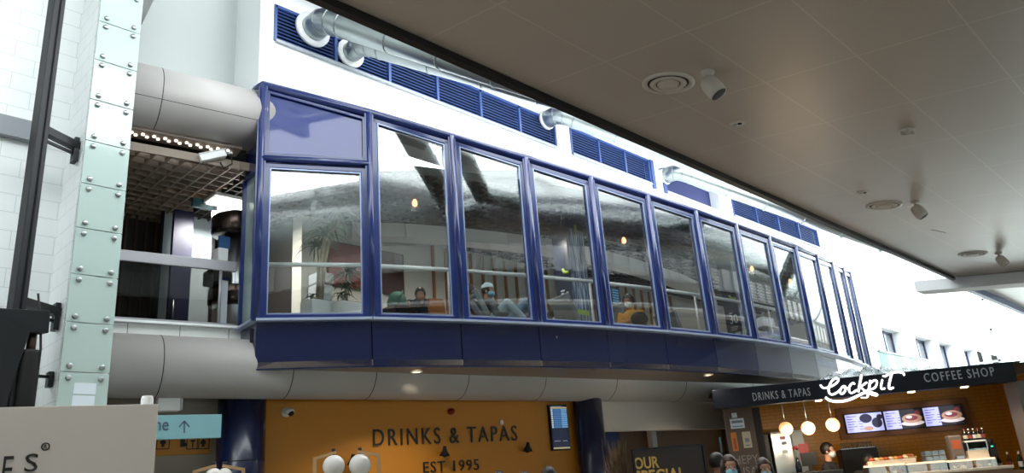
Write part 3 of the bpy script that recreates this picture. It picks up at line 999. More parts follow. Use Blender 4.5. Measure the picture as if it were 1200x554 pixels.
# lettering on the mustard wall
def wall_text(name, body, bl, tr, label, m_, space=1.15, off=.004):
    a = ground(*bl); c = ground(*tr)
    t = text_on(name, body, a + GN * off, GD, (0, 0, 1), (c - a).dot(GD), abs(c.z - a.z), m_, None, .02, space)
    return tag(t, label, 'lettering')
a = ground(437, 523); c = ground(606, 516)
hgt = ground(437, 503).z - a.z
tag(text_on('wall_lettering', 'DRINKS & TAPAS', V((a.x, a.y, (a.z + c.z) / 2)) + GN * .004, GD, (0, 0, 1), (c - a).dot(GD), hgt, M_INK, None, .02, 1.25), 'large black DRINKS & TAPAS lettering across the mustard wall', 'lettering')
a = ground(496, 554); c = ground(561, 550)
hgt = ground(496, 541).z - a.z
tag(text_on('wall_lettering', 'EST 1995', V((a.x, a.y, a.z)) + GN * .004, GD, (0, 0, 1), (c - a).dot(GD), hgt, M_INK, None, .02, 1.15), 'smaller black EST 1995 lettering low on the mustard wall', 'lettering')
# camera, alarm, screen, wall spots
p = ground(335, 483)
r = empty('security_camera', p, 0, 'small white dome camera on the left end of the mustard wall', 'camera')
MB().lathe([(.07, 0), (.07, .03), (.05, .05), (0, .05)], p, GN, 20).build('base', M_WHITE, r)
MB().ball(p + GN * .09 + GD * .03, (.07, .07, .055)).build('housing', M_WHITE, r)
MB().ball(p + GN * .12 + V((0, 0, -.025)) + GD * .04, .045).build('lens', M_MATTE, r)
p = ground(528, 482)
r = empty('fire_alarm', p, 0, 'small red fire alarm sounder high on the mustard wall', 'alarm')
MB().lathe([(.055, 0), (.055, .035), (.04, .05)], p, GN, 20).build('base', mat('alarm_red', '#8e1712', .4), r)
MB().lathe([(.04, .045), (.042, .08), (.03, .095), (0, .098)], p, GN, 20).build('sounder', MATS['alarm_red'], r)
p = ground(587, 495)
tag(MB().ball(p + GN * .03, (.03, .03, .045)).build('wall_sensor', M_WHITE), 'tiny white sensor just above the A of TAPAS', 'sensor')
# departures screen
a = ground(643, 474, .06); c = ground(664, 474, .06); bt_ = ground(643, 528, .06)
FS = (V((a.x, a.y, bt_.z)), GD, V((0, 0, 1)), (c - a).dot(GD), a.z - bt_.z)
r = empty('departures_screen', FS[0], 0, 'tall narrow departures screen at the right end of the mustard wall', 'screen')
board('casing', FS, .07, M_MATTE, r)
o, rt, u, wd, h = FS; n = GN
def scr(x0, x1, z0_, z1_, nm, m_, d=.002):
    return MB().obox(o + rt * wd * (x0 + x1) / 2 + u * h * (z0_ + z1_) / 2 + n * d, rt * wd * (x1 - x0) / 2, u * h * (z1_ - z0_) / 2, n * .002).build(nm, m_, r)
scr(.06, .96, .03, .97, 'display', mat('screen_navy', '#1d2440', .2, emit=.5))
scr(.06, .96, .91, .945, 'heading_bar', mat('screen_cream', '#b9ad84', .3, emit=.6), .004)
scr(.06, .96, .03, .065, 'heading_bar', MATS['screen_cream'], .004)
for k in range(9):
    z1_ = .9 - .047 * k
    scr(.2, .6, z1_ - .038, z1_, 'flight_row', mat('screen_blue', '#3f72a8', .3, emit=.7), .004)
    scr(.62, .95, z1_ - .038, z1_, 'flight_row', mat('screen_pale_blue', '#6a9ccb', .3, emit=.7), .004)
    scr(.07, .17, z1_ - .038, z1_, 'flight_row', mat('screen_white', '#b5c2d0', .3, emit=.7), .004)
text_on('caption', 'DEPARTURES', o + rt * wd * .12 + u * h * .952 + n * .004, rt, u, wd * .6, h * .012, MATS['screen_white'], r, .002)
text_on('caption', '10:54', o + rt * wd * .15 + u * h * .19 + n * .004, rt, u, wd * .3, h * .018, MATS['screen_white'], r, .002)
text_on('caption', 'GATE', o + rt * wd * .6 + u * h * .19 + n * .004, rt, u, wd * .25, h * .018, MATS['screen_white'], r, .002)
def wall_spot(px, py, label, sd=1):
    p = ground(px, py)
    r = empty('wall_spotlight', p, 0, label, 'spotlight', 'black spotlights on the mustard wall')
    MB().lathe([(.045, 0), (.045, .025), (0, .025)], p - V((0, 0, .02)) + GD * .06 * sd, GN, 16).build('base', M_MATTE, r)
    MB().tube([p - V((0, 0, .02)) + GD * .06 * sd + GN * .02, p + GD * .03 * sd + GN * .12 + V((0, 0, .03)), p + GN * .14 + V((0, 0, .06))], .01, 8).build('arm', M_MATTE, r)
    MB().lathe([(.022, .0), (.03, -.03), (.035, -.06), (.085, -.15), (.078, -.15), (.03, -.07)], p + GN * .14 + V((0, 0, .1)), (.1 * sd, 0, 1), 20).build('shade', M_MATTE, r)
wall_spot(410, 541, 'black wall spotlight behind the white globe lamps')
wall_spot(517, 531, 'black wall spotlight above the EST 1995 lettering')
wall_spot(614, 526, 'black wall spotlight below the last letters of TAPAS, under the screen side')

# lamps with white globes on bent timber arms
M_TIMBER = mat('pale_oak', '#b99468', .5, var=.1, scale=20)
M_GLOBE = mat('opal_globe', '#dedad4', .3)
def globe_lamp(nm, px, py, rpx, label, rr, outer):
    c = at_r(px, py, rr); s = (at_r(px + 10, py, rr) - c).length / 10
    rt = (at_r(px + 10, py, rr) - c).normalized(); rt.z = 0
    r = empty(nm, up(c, 0), 0, label, 'lamp', 'white globe lamps on timber arms')
    MB().ball(c, rpx * s, 28, 18).build('globe', M_GLOBE, r)
    b = MB(); top = c + V((0, 0, (rpx + 3) * s))
    k = top + rt * outer * 22 * s - V((0, 0, 6 * s)); ft = up(k + rt * outer * 2 * s, 0.0)
    b.bar(top - rt * outer * 3 * s, k, .03, .025); b.bar(k + V((0, 0, .012)), ft, .03, .03, rt)
    b.build('timber_arm', M_TIMBER, r)
    MB().tube([top - V((0, 0, 4 * s)), top + V((0, 0, .02))], .012, 10).lathe([(.018, .0), (.018, .02), (0, .02)], top + V((0, 0, .012)), n=12).build('clamp', M_BLACK, r)
    MB().lathe([(.0, .0), (.16, .0), (.16, .02), (.02, .03), (.0, .03)], ft, n=24).build('foot', M_TIMBER, r)
globe_lamp('globe_lamp', 391, 546, 13, 'left globe of the pair of white globe lamps before the mustard wall', 7.2, -1)
globe_lamp('globe_lamp', 422, 545, 13, 'right globe of the pair of white globe lamps before the mustard wall', 7.2, 1)
globe_lamp('globe_lamp', 250, 558, 10, 'left one of two low white globe lamps before the navy column', 7.6, -1)
globe_lamp('globe_lamp', 263, 557, 9, 'right one of two low white globe lamps before the navy column', 7.75, 1)

# soffit and lower downlights
M_LAMPON = mat('lit_lamp_face', '#ffdcae', .4, emit=6.0)
def downlight(px, py, label, z=Z0 + .015, power=90):
    p = at_z(px, py, z)
    r = empty('downlight', p, 0, label, 'downlight', 'round downlights under the cafe box')
    MB().lathe([(.09, .0), (.09, -.012), (.07, -.016), (.065, .0)], n=28).build('rim', M_WHITE, r, True)
    MB().lathe([(.066, -.004), (.0, -.004)], n=28).build('lamp_face', M_LAMPON, r, True)
    spot_lamp('downlight_lamp', p - V((0, 0, .03)), power, ang=130)
downlight(488, 435, 'lit round downlight under the blue box toward its left end')
downlight(830, 439, 'lit round downlight under the blue box toward its right end')

# dark board reading OUR SPECIAL, dried plant beside it
BS = slab((741, 527), (823, 521), (741, 600), 10.6, .05)
r = empty('menu_board', up(BS[0], 0), 0, 'dark framed board with gold OUR SPECIAL lettering on the cafe floor', 'board')
o, rt, u, wd, h = BS; o = up(o, .75); h = (at_r(741, 527, 10.6).z - .75); BS = (o, rt, u, wd, h); n = rt.cross(u)
board('panel', BS, .04, mat('dark_plank_print', '#33251f', .5, var=.25, scale=6), r)
b = MB()
for cx_, cz_, sx_, sz_ in ((wd / 2, h, wd / 2, .012), (0, h / 2, .012, h / 2), (wd, h / 2, .012, h / 2), (wd / 2, 0, wd / 2, .012)):
    b.obox(o + rt * cx_ + u * cz_, rt * sx_, u * sz_, n * .03)
b.build('frame', M_BLACK, r)
b = MB()
for s in (.06, .94): b.bar(o + rt * wd * s, up(o + rt * wd * s, 0), .04, .04, rt); 
for s in (.06, .94): b.obox(up(o + rt * wd * s, .02), rt * .03, u * .02, n * .2)
b.build('stand', M_BLACK, r)
M_GOLD = mat('gold_lettering', '#d9ad55', .4)
def bp(px, py): return on_plane(px, py, o, n) + n * .002
a, c = bp(744, 550), bp(771, 534)
text_on('lettering', 'OUR', a, rt, u, (c - a).dot(rt), c.z - a.z, M_GOLD, r, .006, 1.0, .02)
a, c = bp(745, 567), bp(802, 547)
text_on('lettering', 'SPECIAL', a, rt, u, (c - a).dot(rt), c.z - a.z, M_GOLD, r, .006, 1.0, .02)
c = at_r(722, 545, 10.9)
r = empty('dried_plant', up(c, 0), 0, 'tall dried brown plant in a pot left of the OUR SPECIAL board', 'plant')
MB().lathe([(.0, .0), (.16, .0), (.2, .4), (.18, .4), (.17, .36), (.0, .36)], up(c, 0), n=24).build('pot', mat('dark_pot', '#2b2622', .6), r)
b = MB(); rnd = random.Random(3)
for k in range(260):
    a = rnd.uniform(0, 2 * PI); rr = rnd.uniform(0, .17); z0_ = .36 + rnd.random() * 1.5
    p = up(c, z0_) + V((math.cos(a) * rr * .5, math.sin(a) * rr * .5, 0)); L = rnd.uniform(.22, .5)
    q = p + V((math.cos(a) * L * .28, math.sin(a) * L * .28, L)); q.z = min(q.z, 2.2)
    sd = V((-math.sin(a), math.cos(a), 0)) * .018
    md = (p + q) / 2 + V((math.cos(a), math.sin(a), 0)) * .03
    b.add([p, md - sd, q, md + sd], [(0, 1, 2, 3)])
o2 = b.build('foliage', mat('dried_brown_leaf', '#6a5238', .7, var=.4, scale=15), r)
b = MB()
for k in range(5): b.tube([up(c, .3) + V((.03 * (k - 2), 0, 0)), up(c, 1.8) + V((.04 * (k - 2), .03, 0))], .008, 6)
b.build('stem', MATS['dried_brown_leaf'], r)
# ------------------------------------------------------------------ upper floor things
# handrail behind the glazing
pts = []
for i, p in enumerate(P):
    pts.append(up(p + V((-.3, .08, 0)), 4.87))
r = empty('handrail', pts[0], 0, 'long white tubular handrail behind the cafe windows', 'handrail')
MB().tube(pts, .032, 12).build('rail', M_WHITE, r)
for p in pts[::2]:
    MB().tube([p, up(p, 3.52)], .018, 8).build('post', M_WHITE, r)

FZ = 3.52
def leaf_burst(b, c, n, L, droop, rnd, w=.018, spread=1.0):
    for k in range(n):
        a = rnd.uniform(0, 2 * PI); el_ = rnd.uniform(.0, 1.35) * spread
        l = L * rnd.uniform(.7, 1.1)
        d = V((math.cos(a) * math.sin(el_), math.sin(a) * math.sin(el_), math.cos(el_)))
        sd = V((-math.sin(a), math.cos(a), 0))
        ps = []
        for j in range(5):
            t = j / 4
            p = V(c) + d * l * t + V((0, 0, -droop * l * t * t))
            ww = w * (.6, 1, .9, .55, .05)[j]
            ps.append((p - sd * ww, p + V((0, 0, -.005)), p + sd * ww))
        for q0, q1 in zip(ps, ps[1:]):
            b.add([q0[0], q0[1], q1[1], q1[0]], [(0, 1, 2, 3)]); b.add([q0[1], q0[2], q1[2], q1[1]], [(0, 1, 2, 3)])
M_LEAF = mat('dracaena_leaf', '#5d7352', .45, var=.35, scale=12)
M_TRUNK = mat('pale_trunk', '#a39a80', .8, var=.2, scale=20)
def dracaena(px0, x, heads, label, seed, trunk_w):
    rnd = random.Random(seed)
    c = at_x(px0[0], px0[1], x)
    r = empty('potted_dracaena', (c.x, c.y, FZ), 0, label, 'plant', 'potted dracaenas behind the first window')
    ztop_ = c.z
    MB().box((c.x, c.y, (FZ + ztop_) / 2), (.34, .42, ztop_ - FZ)).build('planter', M_WHITE, r, bevel=.01)
    MB().box((c.x, c.y, ztop_ + .004), (.3, .38, .01)).build('soil', mat('dark_soil', '#2d241d', .9), r)
    b = MB(); lf = MB()
    for (hx, hy, L, n) in heads:
        h = at_x(hx, hy, x + rnd.uniform(-.12, .12))
        md = V((c.x, (c.y * 2 + h.y) / 3, ztop_ + (h.z - ztop_) * .5))
        b.tube([V((c.x, c.y + rnd.uniform(-.05, .05), ztop_ - .02)), md, h], [trunk_w, trunk_w * .8, trunk_w * .5], 8)
        leaf_burst(lf, h, n, L, .75, rnd)
    b.build('trunk', M_TRUNK, r); lf.build('foliage', M_LEAF, r)
dracaena((373, 354), -9.9, [(397, 247, .55, 60), (381, 277, .5, 46), (371, 290, .45, 40), (390, 268, .45, 30), (366, 348, .2, 14)], 'tall branching dracaena in a white planter behind the first window', 5, .045)
dracaena((406, 356), -9.65, [(407, 322, .45, 46), (405, 338, .4, 34), (400, 347, .3, 18)], 'short bushy dracaena in a white planter beside the tall one', 9, .03)
# grey cabinet behind the plants
a = at_x(372, 318, -10.7); c = at_x(390, 318, -10.7)
r = empty('grey_cabinet', ((-10.85), (a.y + c.y) / 2, FZ), 0, 'pale grey cabinet standing against the wall behind the tall dracaena', 'cabinet')
MB().span((-10.99, a.y, FZ), (-10.7, c.y, a.z - .2)).build('body', mat('pale_grey_enamel', '#b9c0c4', .4), r, bevel=.01)
MB().span((-10.99, a.y, a.z - .18), (-10.66, c.y, a.z)).build('hood', MATS['pale_grey_enamel'], r, bevel=.02)
MB().span((-10.69, a.y + .04, FZ + .1), (-10.68, c.y - .04, a.z - .35)).build('door', mat('mid_grey_enamel', '#8d959b', .4), r)
# picture
a = at_x(385, 283, -10.97); c = at_x(472, 346, -10.97)
r = empty('wall_picture', (-10.99, (a.y + c.y) / 2, (a.z + c.z) / 2), 0, 'long picture, red at left and dark brown at right, behind the plants', 'picture')
ym = a.y + (c.y - a.y) * .47
MB().span((-11.0, a.y, c.z), (-10.95, ym, a.z)).build('red_canvas', mat('red_print', '#8c2318', .5, var=.35, scale=2.5), r, bevel=.006)
MB().span((-11.0, ym, c.z), (-10.95, c.y, a.z)).build('brown_canvas', mat('brown_red_print', '#45211b', .5, var=.35, scale=2.5), r, bevel=.006)
b = MB()
for q in ((c.z - .02, c.z), (a.z, a.z + .02)): b.span((-11.0, a.y - .02, q[0]), (-10.94, c.y + .02, q[1]))
for q in ((a.y - .02, a.y), (c.y, c.y + .02)): b.span((-11.0, q[0], c.z), (-10.94, q[1], a.z))
b.build('frame', mat('dark_red_frame', '#4a1a16', .5), r)

# printed pillars
M_PRINT = mat('navy_print', '#161c36', .35)
def streak_mat():
    mt = mat('streaked_print', '#27345f', .4)
    nt = mt.node_tree; b = nt.nodes['Principled BSDF']
    tc = nt.nodes.new('ShaderNodeTexCoord'); mp = nt.nodes.new('ShaderNodeMapping'); mp.inputs['Scale'].default_value = (14, 14, 1.3)
    nz = nt.nodes.new('ShaderNodeTexNoise'); nz.inputs['Scale'].default_value = 2.2; nz.inputs['Detail'].default_value = 5
    rp = nt.nodes.new('ShaderNodeValToRGB')
    rp.color_ramp.elements[0].position = .42; rp.color_ramp.elements[0].color = rgb('#26325f')
    rp.color_ramp.elements[1].position = .62; rp.color_ramp.elements[1].color = rgb('#aebbd2')
    nt.links.new(tc.outputs['Object'], mp.inputs[0]); nt.links.new(mp.outputs[0], nz.inputs['Vector'])
    nt.links.new(nz.outputs['Fac'], rp.inputs[0]); nt.links.new(rp.outputs[0], b.inputs['Base Color'])
    return mt
M_STREAK = streak_mat()
M_LIME = mat('lime_print', '#9bb83f', .5)
M_PALE = mat('pale_print', '#c9d3dc', .5)
def print_pillar(xf, pl, pm_, pr, label, zt=6.34):
    e = at_x(pm_[0], pm_[1], xf); y0 = e.y; y1 = at_x(pr[0], pr[1], xf).y
    xb = at_y(pl[0], pl[1], y0).x
    r = empty('printed_pillar', ((xf + xb) / 2, (y0 + y1) / 2, FZ), 0, label, 'pillar', 'navy printed pillars in the cafe')
    MB().span((xb, y0, FZ), (xf, y1, zt)).build('casing', M_PRINT, r, bevel=.01)
    MB().span((xf, y0 + .02, FZ + .5), (xf + .004, y1 - .02, zt - .15)).build('streaked_face', M_STREAK, r)
    MB().span((xf + .004, y0 + .1, 4.55), (xf + .007, y1 - .1, 4.64)).build('lime_mark', M_LIME, r)
    MB().span((xf + .004, y0 + .25, zt - .2), (xf + .007, y0 + .32, zt - .05)).build('lime_mark', M_LIME, r)
    b = MB(); mx = xf - .1
    b.tube([(mx - .06, y0 - .002, 5.42), (mx - .03, y0 - .002, 5.34), (mx + .06, y0 - .002, 5.32), (mx + .09, y0 - .002, 5.33)], [.02, .035, .035, .03], 8)
    b.build('lime_mark', M_LIME, r)
    wd = min(.3, (xf - xb) * .55); xo = (xf + xb) / 2 - wd / 2 + .03
    text_on('numeral', '30', (xo, y0 - .002, 4.78), (1, 0, 0), (0, 0, 1), wd, .2, M_PALE, r, .004)
    MB().span((xo, y0 - .006, 5.0), (xo + wd * .45, y0 - .002, 5.03)).build('numeral_bar', M_PALE, r)
    for k in range(3): MB().span((xo, y0 - .006, 4.70 - k * .035), (xo + wd * (.95 - .1 * k), y0 - .002, 4.715 - k * .035)).build('caption_bar', M_PALE, r)
    MB().span((xo + .08, y0 - .006, 4.4), (xo + .2, y0 - .002, 4.58)).build('white_patch', M_PALE, r)
print_pillar(-8.55, (651, 330), (669, 330), (690, 330), 'nearer navy printed pillar with streaked face, behind the fourth window')
print_pillar(-8.0, (846, 350), (863, 350), (871, 350), 'farther dark printed pillar with a 30 numeral, behind the seventh window')

# pendant bulbs
M_BULB = mat('glowing_bulb', '#ffb590', .3, emit=5.0, emit_hex='#ff9a68')
def bulb(px, py, x, label):
    c = at_x(px, py, x)
    r = empty('pendant_bulb', c, 0, label, 'pendant lamp', 'bare pendant bulbs in the cafe')
    spot_lamp('bulb_light', c - V((0, 0, .1)), 75, (1, .93, .84), 165, .06)
    MB().lathe([(.0, -.075), (.03, -.065), (.045, -.03), (.04, .01), (.02, .045), (.016, .06), (.0, .06)], n=16).build('bulb', M_BULB, r, True)
    MB().lathe([(.0, .05), (.02, .05), (.024, .1), (.015, .12), (.0, .12)], n=14).build('socket', M_BLACK, r, True)
    MB().tube([(0, 0, .11), (0, 0, 6.38 - c.z)], .006, 6).build('cord', M_BLACK, r, True)
bulb(486, 237, -9.3, 'glowing pendant bulb in the second window')
bulb(626, 268, -8.9, 'glowing pendant bulb at the edge of the fourth window')
bulb(731, 281, -8.5, 'glowing pendant bulb in the fifth window')
bulb(881, 314, -8.1, 'glowing pendant bulb in the eighth window')
bulb(926, 329, -8.0, 'glowing pendant bulb in the ninth window')
bulb(954, 342, -8.1, 'glowing pendant bulb in the tenth window')
bulb(969, 353, -8.3, 'left of two close pendant bulbs in the eleventh window')
bulb(975, 357, -8.45, 'right of two close pendant bulbs in the eleventh window')

# loungers: tilted grey back, seat, legs; they face along the hall
M_GREYSEAT = mat('grey_lounge_fabric', '#83888a', .8, var=.06, scale=25)
def make_lounger():
    r = empty('lounge_chair', (0, 0, 0))
    b = MB().prism([(-.12, -.27, .36), (-.42, -.27, 1.17), (-.34, -.27, 1.2), (-.02, -.27, .42)], (0, .54, 0)); b.build('backrest', M_GREYSEAT, r, True, bevel=.02)
    b = MB().prism([(-.12, -.27, .34), (.42, -.27, .46), (.42, -.27, .54), (-.08, -.27, .43)], (0, .54, 0)); b.build('seat', M_GREYSEAT, r, True, bevel=.02)
    b = MB().prism([(.42, -.27, .46), (.85, -.27, .26), (.85, -.27, .33), (.42, -.27, .54)], (0, .54, 0)); b.build('leg_rest', M_GREYSEAT, r, True, bevel=.02)
    for x in (-.1, .6):
        for y in (-.22, .22):
            MB().tube([(x, y, 0), (x, y, .37)], .018, 8).build('leg', M_STEEL, r, True)
    return r
lounger = make_lounger()
first = [True]
LRZ = math.radians(40)
def place_lounger(px, py, label, LRZ=math.radians(40)):
    p = at_z(px, py, FZ + 1.2)
    loc = V((p.x + .38 * math.cos(LRZ), p.y + .38 * math.sin(LRZ), FZ))
    if first[0]:
        lounger.location = loc; lounger.rotation_euler = (0, 0, LRZ); tag(lounger, label, 'lounge chair', 'grey lounge chairs behind the windows'); first[0] = False
    else: dup(lounger, loc, LRZ, label)
    return loc
LG = [place_lounger(538, 343, 'grey lounge chair under the reclining person in a dark top'),
      place_lounger(559, 342, 'grey lounge chair under the reclining person in a pale cap')]
place_lounger(619, 346, 'empty grey lounge chair just left of the fourth window upright', 1.35)
place_lounger(654, 346, 'empty grey lounge chair left of the nearer printed pillar', 1.35)
place_lounger(716, 357, 'empty grey lounge chair beside the person with headphones', 1.4)
place_lounger(778, 366, 'empty grey lounge chair in the sixth window', 1.45)
# timber bench end and dark table with a green bag in the second window
a = at_z(503, 349, FZ + .95); c = at_z(520, 350, FZ + .95)
r = empty('timber_booth', up((a + c) / 2, FZ), 0, 'orange timber booth seat behind the second window', 'booth')
d = (c - a); d.z = 0
MB().prism([up(a, FZ), up(c, FZ), up(c + V((0, .06, 0)), FZ + .55), up(c, FZ + .95), up(a, FZ + .95)], (-.05, .0, 0)).build('side_panel', mat('orange_timber', '#a8642c', .5, var=.2, scale=15), r, bevel=.01)
MB().span((a.x - .75, a.y - .02, FZ + .42), (a.x - .05, c.y, FZ + .5)).build('seat', MATS['orange_timber'], r, bevel=.01)
MB().span((a.x - .75, a.y - .08, FZ), (a.x - .68, c.y, FZ + .95)).build('side_panel', MATS['orange_timber'], r, bevel=.01)
BOOTH = (a, c)
a = at_z(463, 356, FZ + .87); c = at_z(500, 357, FZ + .87)
r = empty('dark_table', up((a + c) / 2, FZ), 0, 'dark table carrying a green dome bag behind the second window', 'table')
MB().span((a.x - .5, a.y, FZ + .82), (a.x + .02, c.y, FZ + .87)).build('table_top', M_MATTE, r, bevel=.008)
for sx in (-.45, -.03):
    for yy in (a.y + .05, c.y - .05): MB().tube([(a.x + sx, yy, FZ), (a.x + sx, yy, FZ + .83)], .02, 8).build('leg', M_BLACK, r)
g = at_z(480, 356, FZ + .87)
r = empty('green_bag', (a.x - .2, g.y, FZ + .87), 0, 'rounded green backpack resting on the dark table', 'bag')
MB().lathe([(.0, .26), (.06, .25), (.12, .2), (.155, .1), (.15, .0), (0, 0)], (a.x - .2, g.y, FZ + .87), n=24).build('body', mat('green_cloth', '#4c7a68', .7, var=.15, scale=20), r)
MB().tube([V((a.x - .06, g.y - .09, FZ + .88)), V((a.x - .03, g.y - .05, FZ + 1.03)), V((a.x - .06, g.y, FZ + 1.11))], .012, 6).build('strap', MATS['green_cloth'], r)
# departures screen on the slatted wall, television on the far wall
def wall_screen(tl, br, x, label, m_, rows):
    a = at_x(*tl, x); c = at_x(*br, x)
    r = empty('wall_screen', (x, (a.y + c.y) / 2, (a.z + c.z) / 2), 0, label, 'screen')
    MB().span((-10.97, a.y, c.z), (x, c.y, a.z)).build('casing', M_MATTE, r, bevel=.006)
    MB().span((x, a.y + .03, c.z + .03), (x + .003, c.y - .03, a.z - .03)).build('display', m_, r)
    for k in range(rows):
        z = a.z - .06 - (a.z - c.z - .1) * (k + .2) / rows
        MB().span((x + .003, a.y + .06, z - .02), (x + .005, c.y - .06, z)).build('flight_row', MATS['screen_pale_blue'], r)
wall_screen((715, 335), (728, 360), -10.8, 'small departures screen on the slatted wall beside the person with headphones', mat('screen_teal', '#37637a', .2, emit=.4), 6)
wall_screen((886, 371), (901, 387), -10.8, 'black television on the white wall behind the eighth window', mat('tv_black', '#15161a', .15), 0)
a = at_y(916, 372, 22.88); c = at_y(956, 362, 22.88)
t = text_on('wall_lettering', 'PONTA DELGADA\nAEROPORTO', (a.x, 22.88, a.z - .3), (1, 0, 0), (0, 0, 1), c.x - a.x, .62, mat('grey_lettering', '#4c5058', .6), None, .02)
tag(t, 'grey PONTA DELGADA AEROPORTO lettering on the far white cafe wall', 'lettering')
t = text_on('window_decal', '30', up(P[11] + (P[12] - P[11]) * .3 + V((.03, 0, 0)), 4.75), P[12] - P[11], (0, 0, 1), .5, .35, M_PALE, None, .003)
tag(t, 'pale 30 decal on the glass of the twelfth window', 'decal')
# low white shelf in the ninth window
p = at_z(925, 392, FZ + .75)
r = empty('white_counter', up(p, FZ), 0, 'low white counter with pale cups in the ninth window', 'counter')
MB().box((p.x - .3, p.y, FZ + .7), (.5, 1.1, .06)).build('counter_top', M_WHITE, r)
MB().box((p.x - .3, p.y, FZ + .33), (.4, 1.0, .66)).build('body', MATS['pale_grey_enamel'], r)
p = at_x(858, 377, -8.3)
r = empty('white_bundle', up(p, FZ + .5), 0, 'pale bundled coat at the foot of the farther printed pillar', 'coat')
b = MB()
for k, (dx, dy, s) in enumerate(((0, -.25, .14), (.02, .02, .17), (-.02, .26, .13))): b.ball((p.x - .1 + dx, p.y + dy, FZ + .55 + .03 * k), (.15, s, s * .8), 14, 8)
b.build('cloth', mat('cream_cloth', '#c9bfae', .9, bump=.6, scale=14), r)
MB().box((p.x - .1, p.y, FZ + .22), (.4, .8, .44)).build('bench', MATS['pale_grey_enamel'], r, bevel=.02)

# ------------------------------------------------------------------ balcony at the left
xb = lambda y: tube_x(y) - .28
r = empty('balcony_rail', (xb(2), 2, 4.0), 0, 'broad grey metal balcony rail between the glass pillar and the blue box', 'railing')
a = at_r(148, 302, 10.9); zc = a.z
b = MB().prism([up(V((xb(0), 0, 0)), zc - .09), up(V((xb(4.8), 4.8, 0)), zc - .09), up(V((xb(4.8), 4.8, 0)), zc + .06), up(V((xb(0), 0, 0)), zc + .06)], (-.05, 0, 0))
b.build('rail', mat('anodised_grey', '#a3a3a8', .4, metal=.4), r, bevel=.01)
MB().bar(V((xb(0), 0, 4.06)), V((xb(4.8), 4.8, 4.06)), .05, .06).build('rail', MATS['anodised_grey'], r)
for y in (1.0, 2.6, 4.6): MB().tube([(xb(y) - .03, y, 4.0), (xb(y) - .03, y, zc)], .022, 8).build('post', MATS['anodised_grey'], r)
MB().prism([up(V((xb(0) - .02, 0, 0)), 4.09), up(V((xb(4.5) - .02, 4.5, 0)), 4.09), up(V((xb(4.5) - .02, 4.5, 0)), zc - .09), up(V((xb(0) - .02, 0, 0)), zc - .09)], (-.012, 0, 0)).build('glass_infill', glass_mat('smoky_glass', '#b7b7b5', 1.0), r)
# blue-framed narrow white panel at the end of the rail
a = at_r(263, 322, 11.0); c = at_r(276, 360, 11.0)
r = empty('framed_panel', up(a, FZ), 0, 'narrow blue framed white panel at the right end of the balcony rail', 'panel')
d = V((.15, 1, 0)).normalized()
b = MB(); q0 = V((a.x - .2, a.y, 0)); wdt = .16
b.bar(up(q0, 4.0), up(q0, a.z), .03, .03); b.bar(up(q0 + d * wdt, 4.0), up(q0 + d * wdt, a.z), .03, .03); b.bar(up(q0, a.z), up(q0 + d * wdt, a.z), .03, .03)
b.bar(up(q0, 3.53), up(q0, 4.0), .03, .03)
b.build('frame', M_BLUE, r)
MB().bar(up(q0 + d * wdt / 2, FZ + .3), up(q0 + d * wdt / 2, a.z - .02), wdt - .03, .012, (1, 0, 0)).build('panel', M_PALE, r)

XI = -11.9
def inside_box(nm, tl, br, x, th, m_, label, cat, zfoot=FZ, extra=None):
    a = at_x(*tl, x); c = at_x(*br, x)
    r = empty(nm, (x, (a.y + c.y) / 2, zfoot), 0, label, cat)
    MB().span((x - th, a.y, zfoot), (x, c.y, a.z)).build('panel', m_, r, bevel=.006)
    return r, a, c
r, a, c = inside_box('mirror_panel', (192, 232), (246, 350), -12.1, .05, mat('sky_painted_mirror', '#c3d3da', .05, coat=1.0), 'tall mirrored panel deep in the balcony opening', 'mirror')  # pale blue colour paints in the skylight reflection
b = MB()
for y in (a.y, c.y): b.span((-12.12, y - .02, FZ), (-12.06, y + .02, a.z))
b.build('frame', M_BLACK, r)
b = MB(); rnd = random.Random(4)
for k in range(26):
    y = a.y + (c.y - a.y) * rnd.uniform(.52, .98); z = FZ + .95 + rnd.uniform(-.05, .12)
    b.obox((-12.094, y, z), (.002, 0, 0), (0, rnd.uniform(.01, .035), rnd.uniform(-.01, .02)), (0, 0, .012))
b.build('green_decal', mat('green_vinyl', '#4fae3d', .5), r)
r, a, c = inside_box('navy_door', (205, 245), (222, 350), -11.75, .08, mat('navy_door_paint', '#1c2545', .4), 'dark navy door leaf in front of the mirrored panel', 'door')
MB().tube([(-11.72, a.y + .06, FZ + .9), (-11.72, a.y + .06, FZ + 1.3)], .015, 8).build('handle', M_STEEL, r)
r, a, c = inside_box('wood_screen', (150, 235), (188, 350), -12.6, .08, MATS['dark_brown_wall'], 'dark brown partition at the left of the balcony opening', 'partition')
b = MB()
for k in range(5): 
    y = a.y + (c.y - a.y) * k / 4; b.span((-12.6, y - .02, FZ), (-12.57, y + .02, a.z))
b.build('batten', mat('walnut_batten', '#4a3527', .6), r)
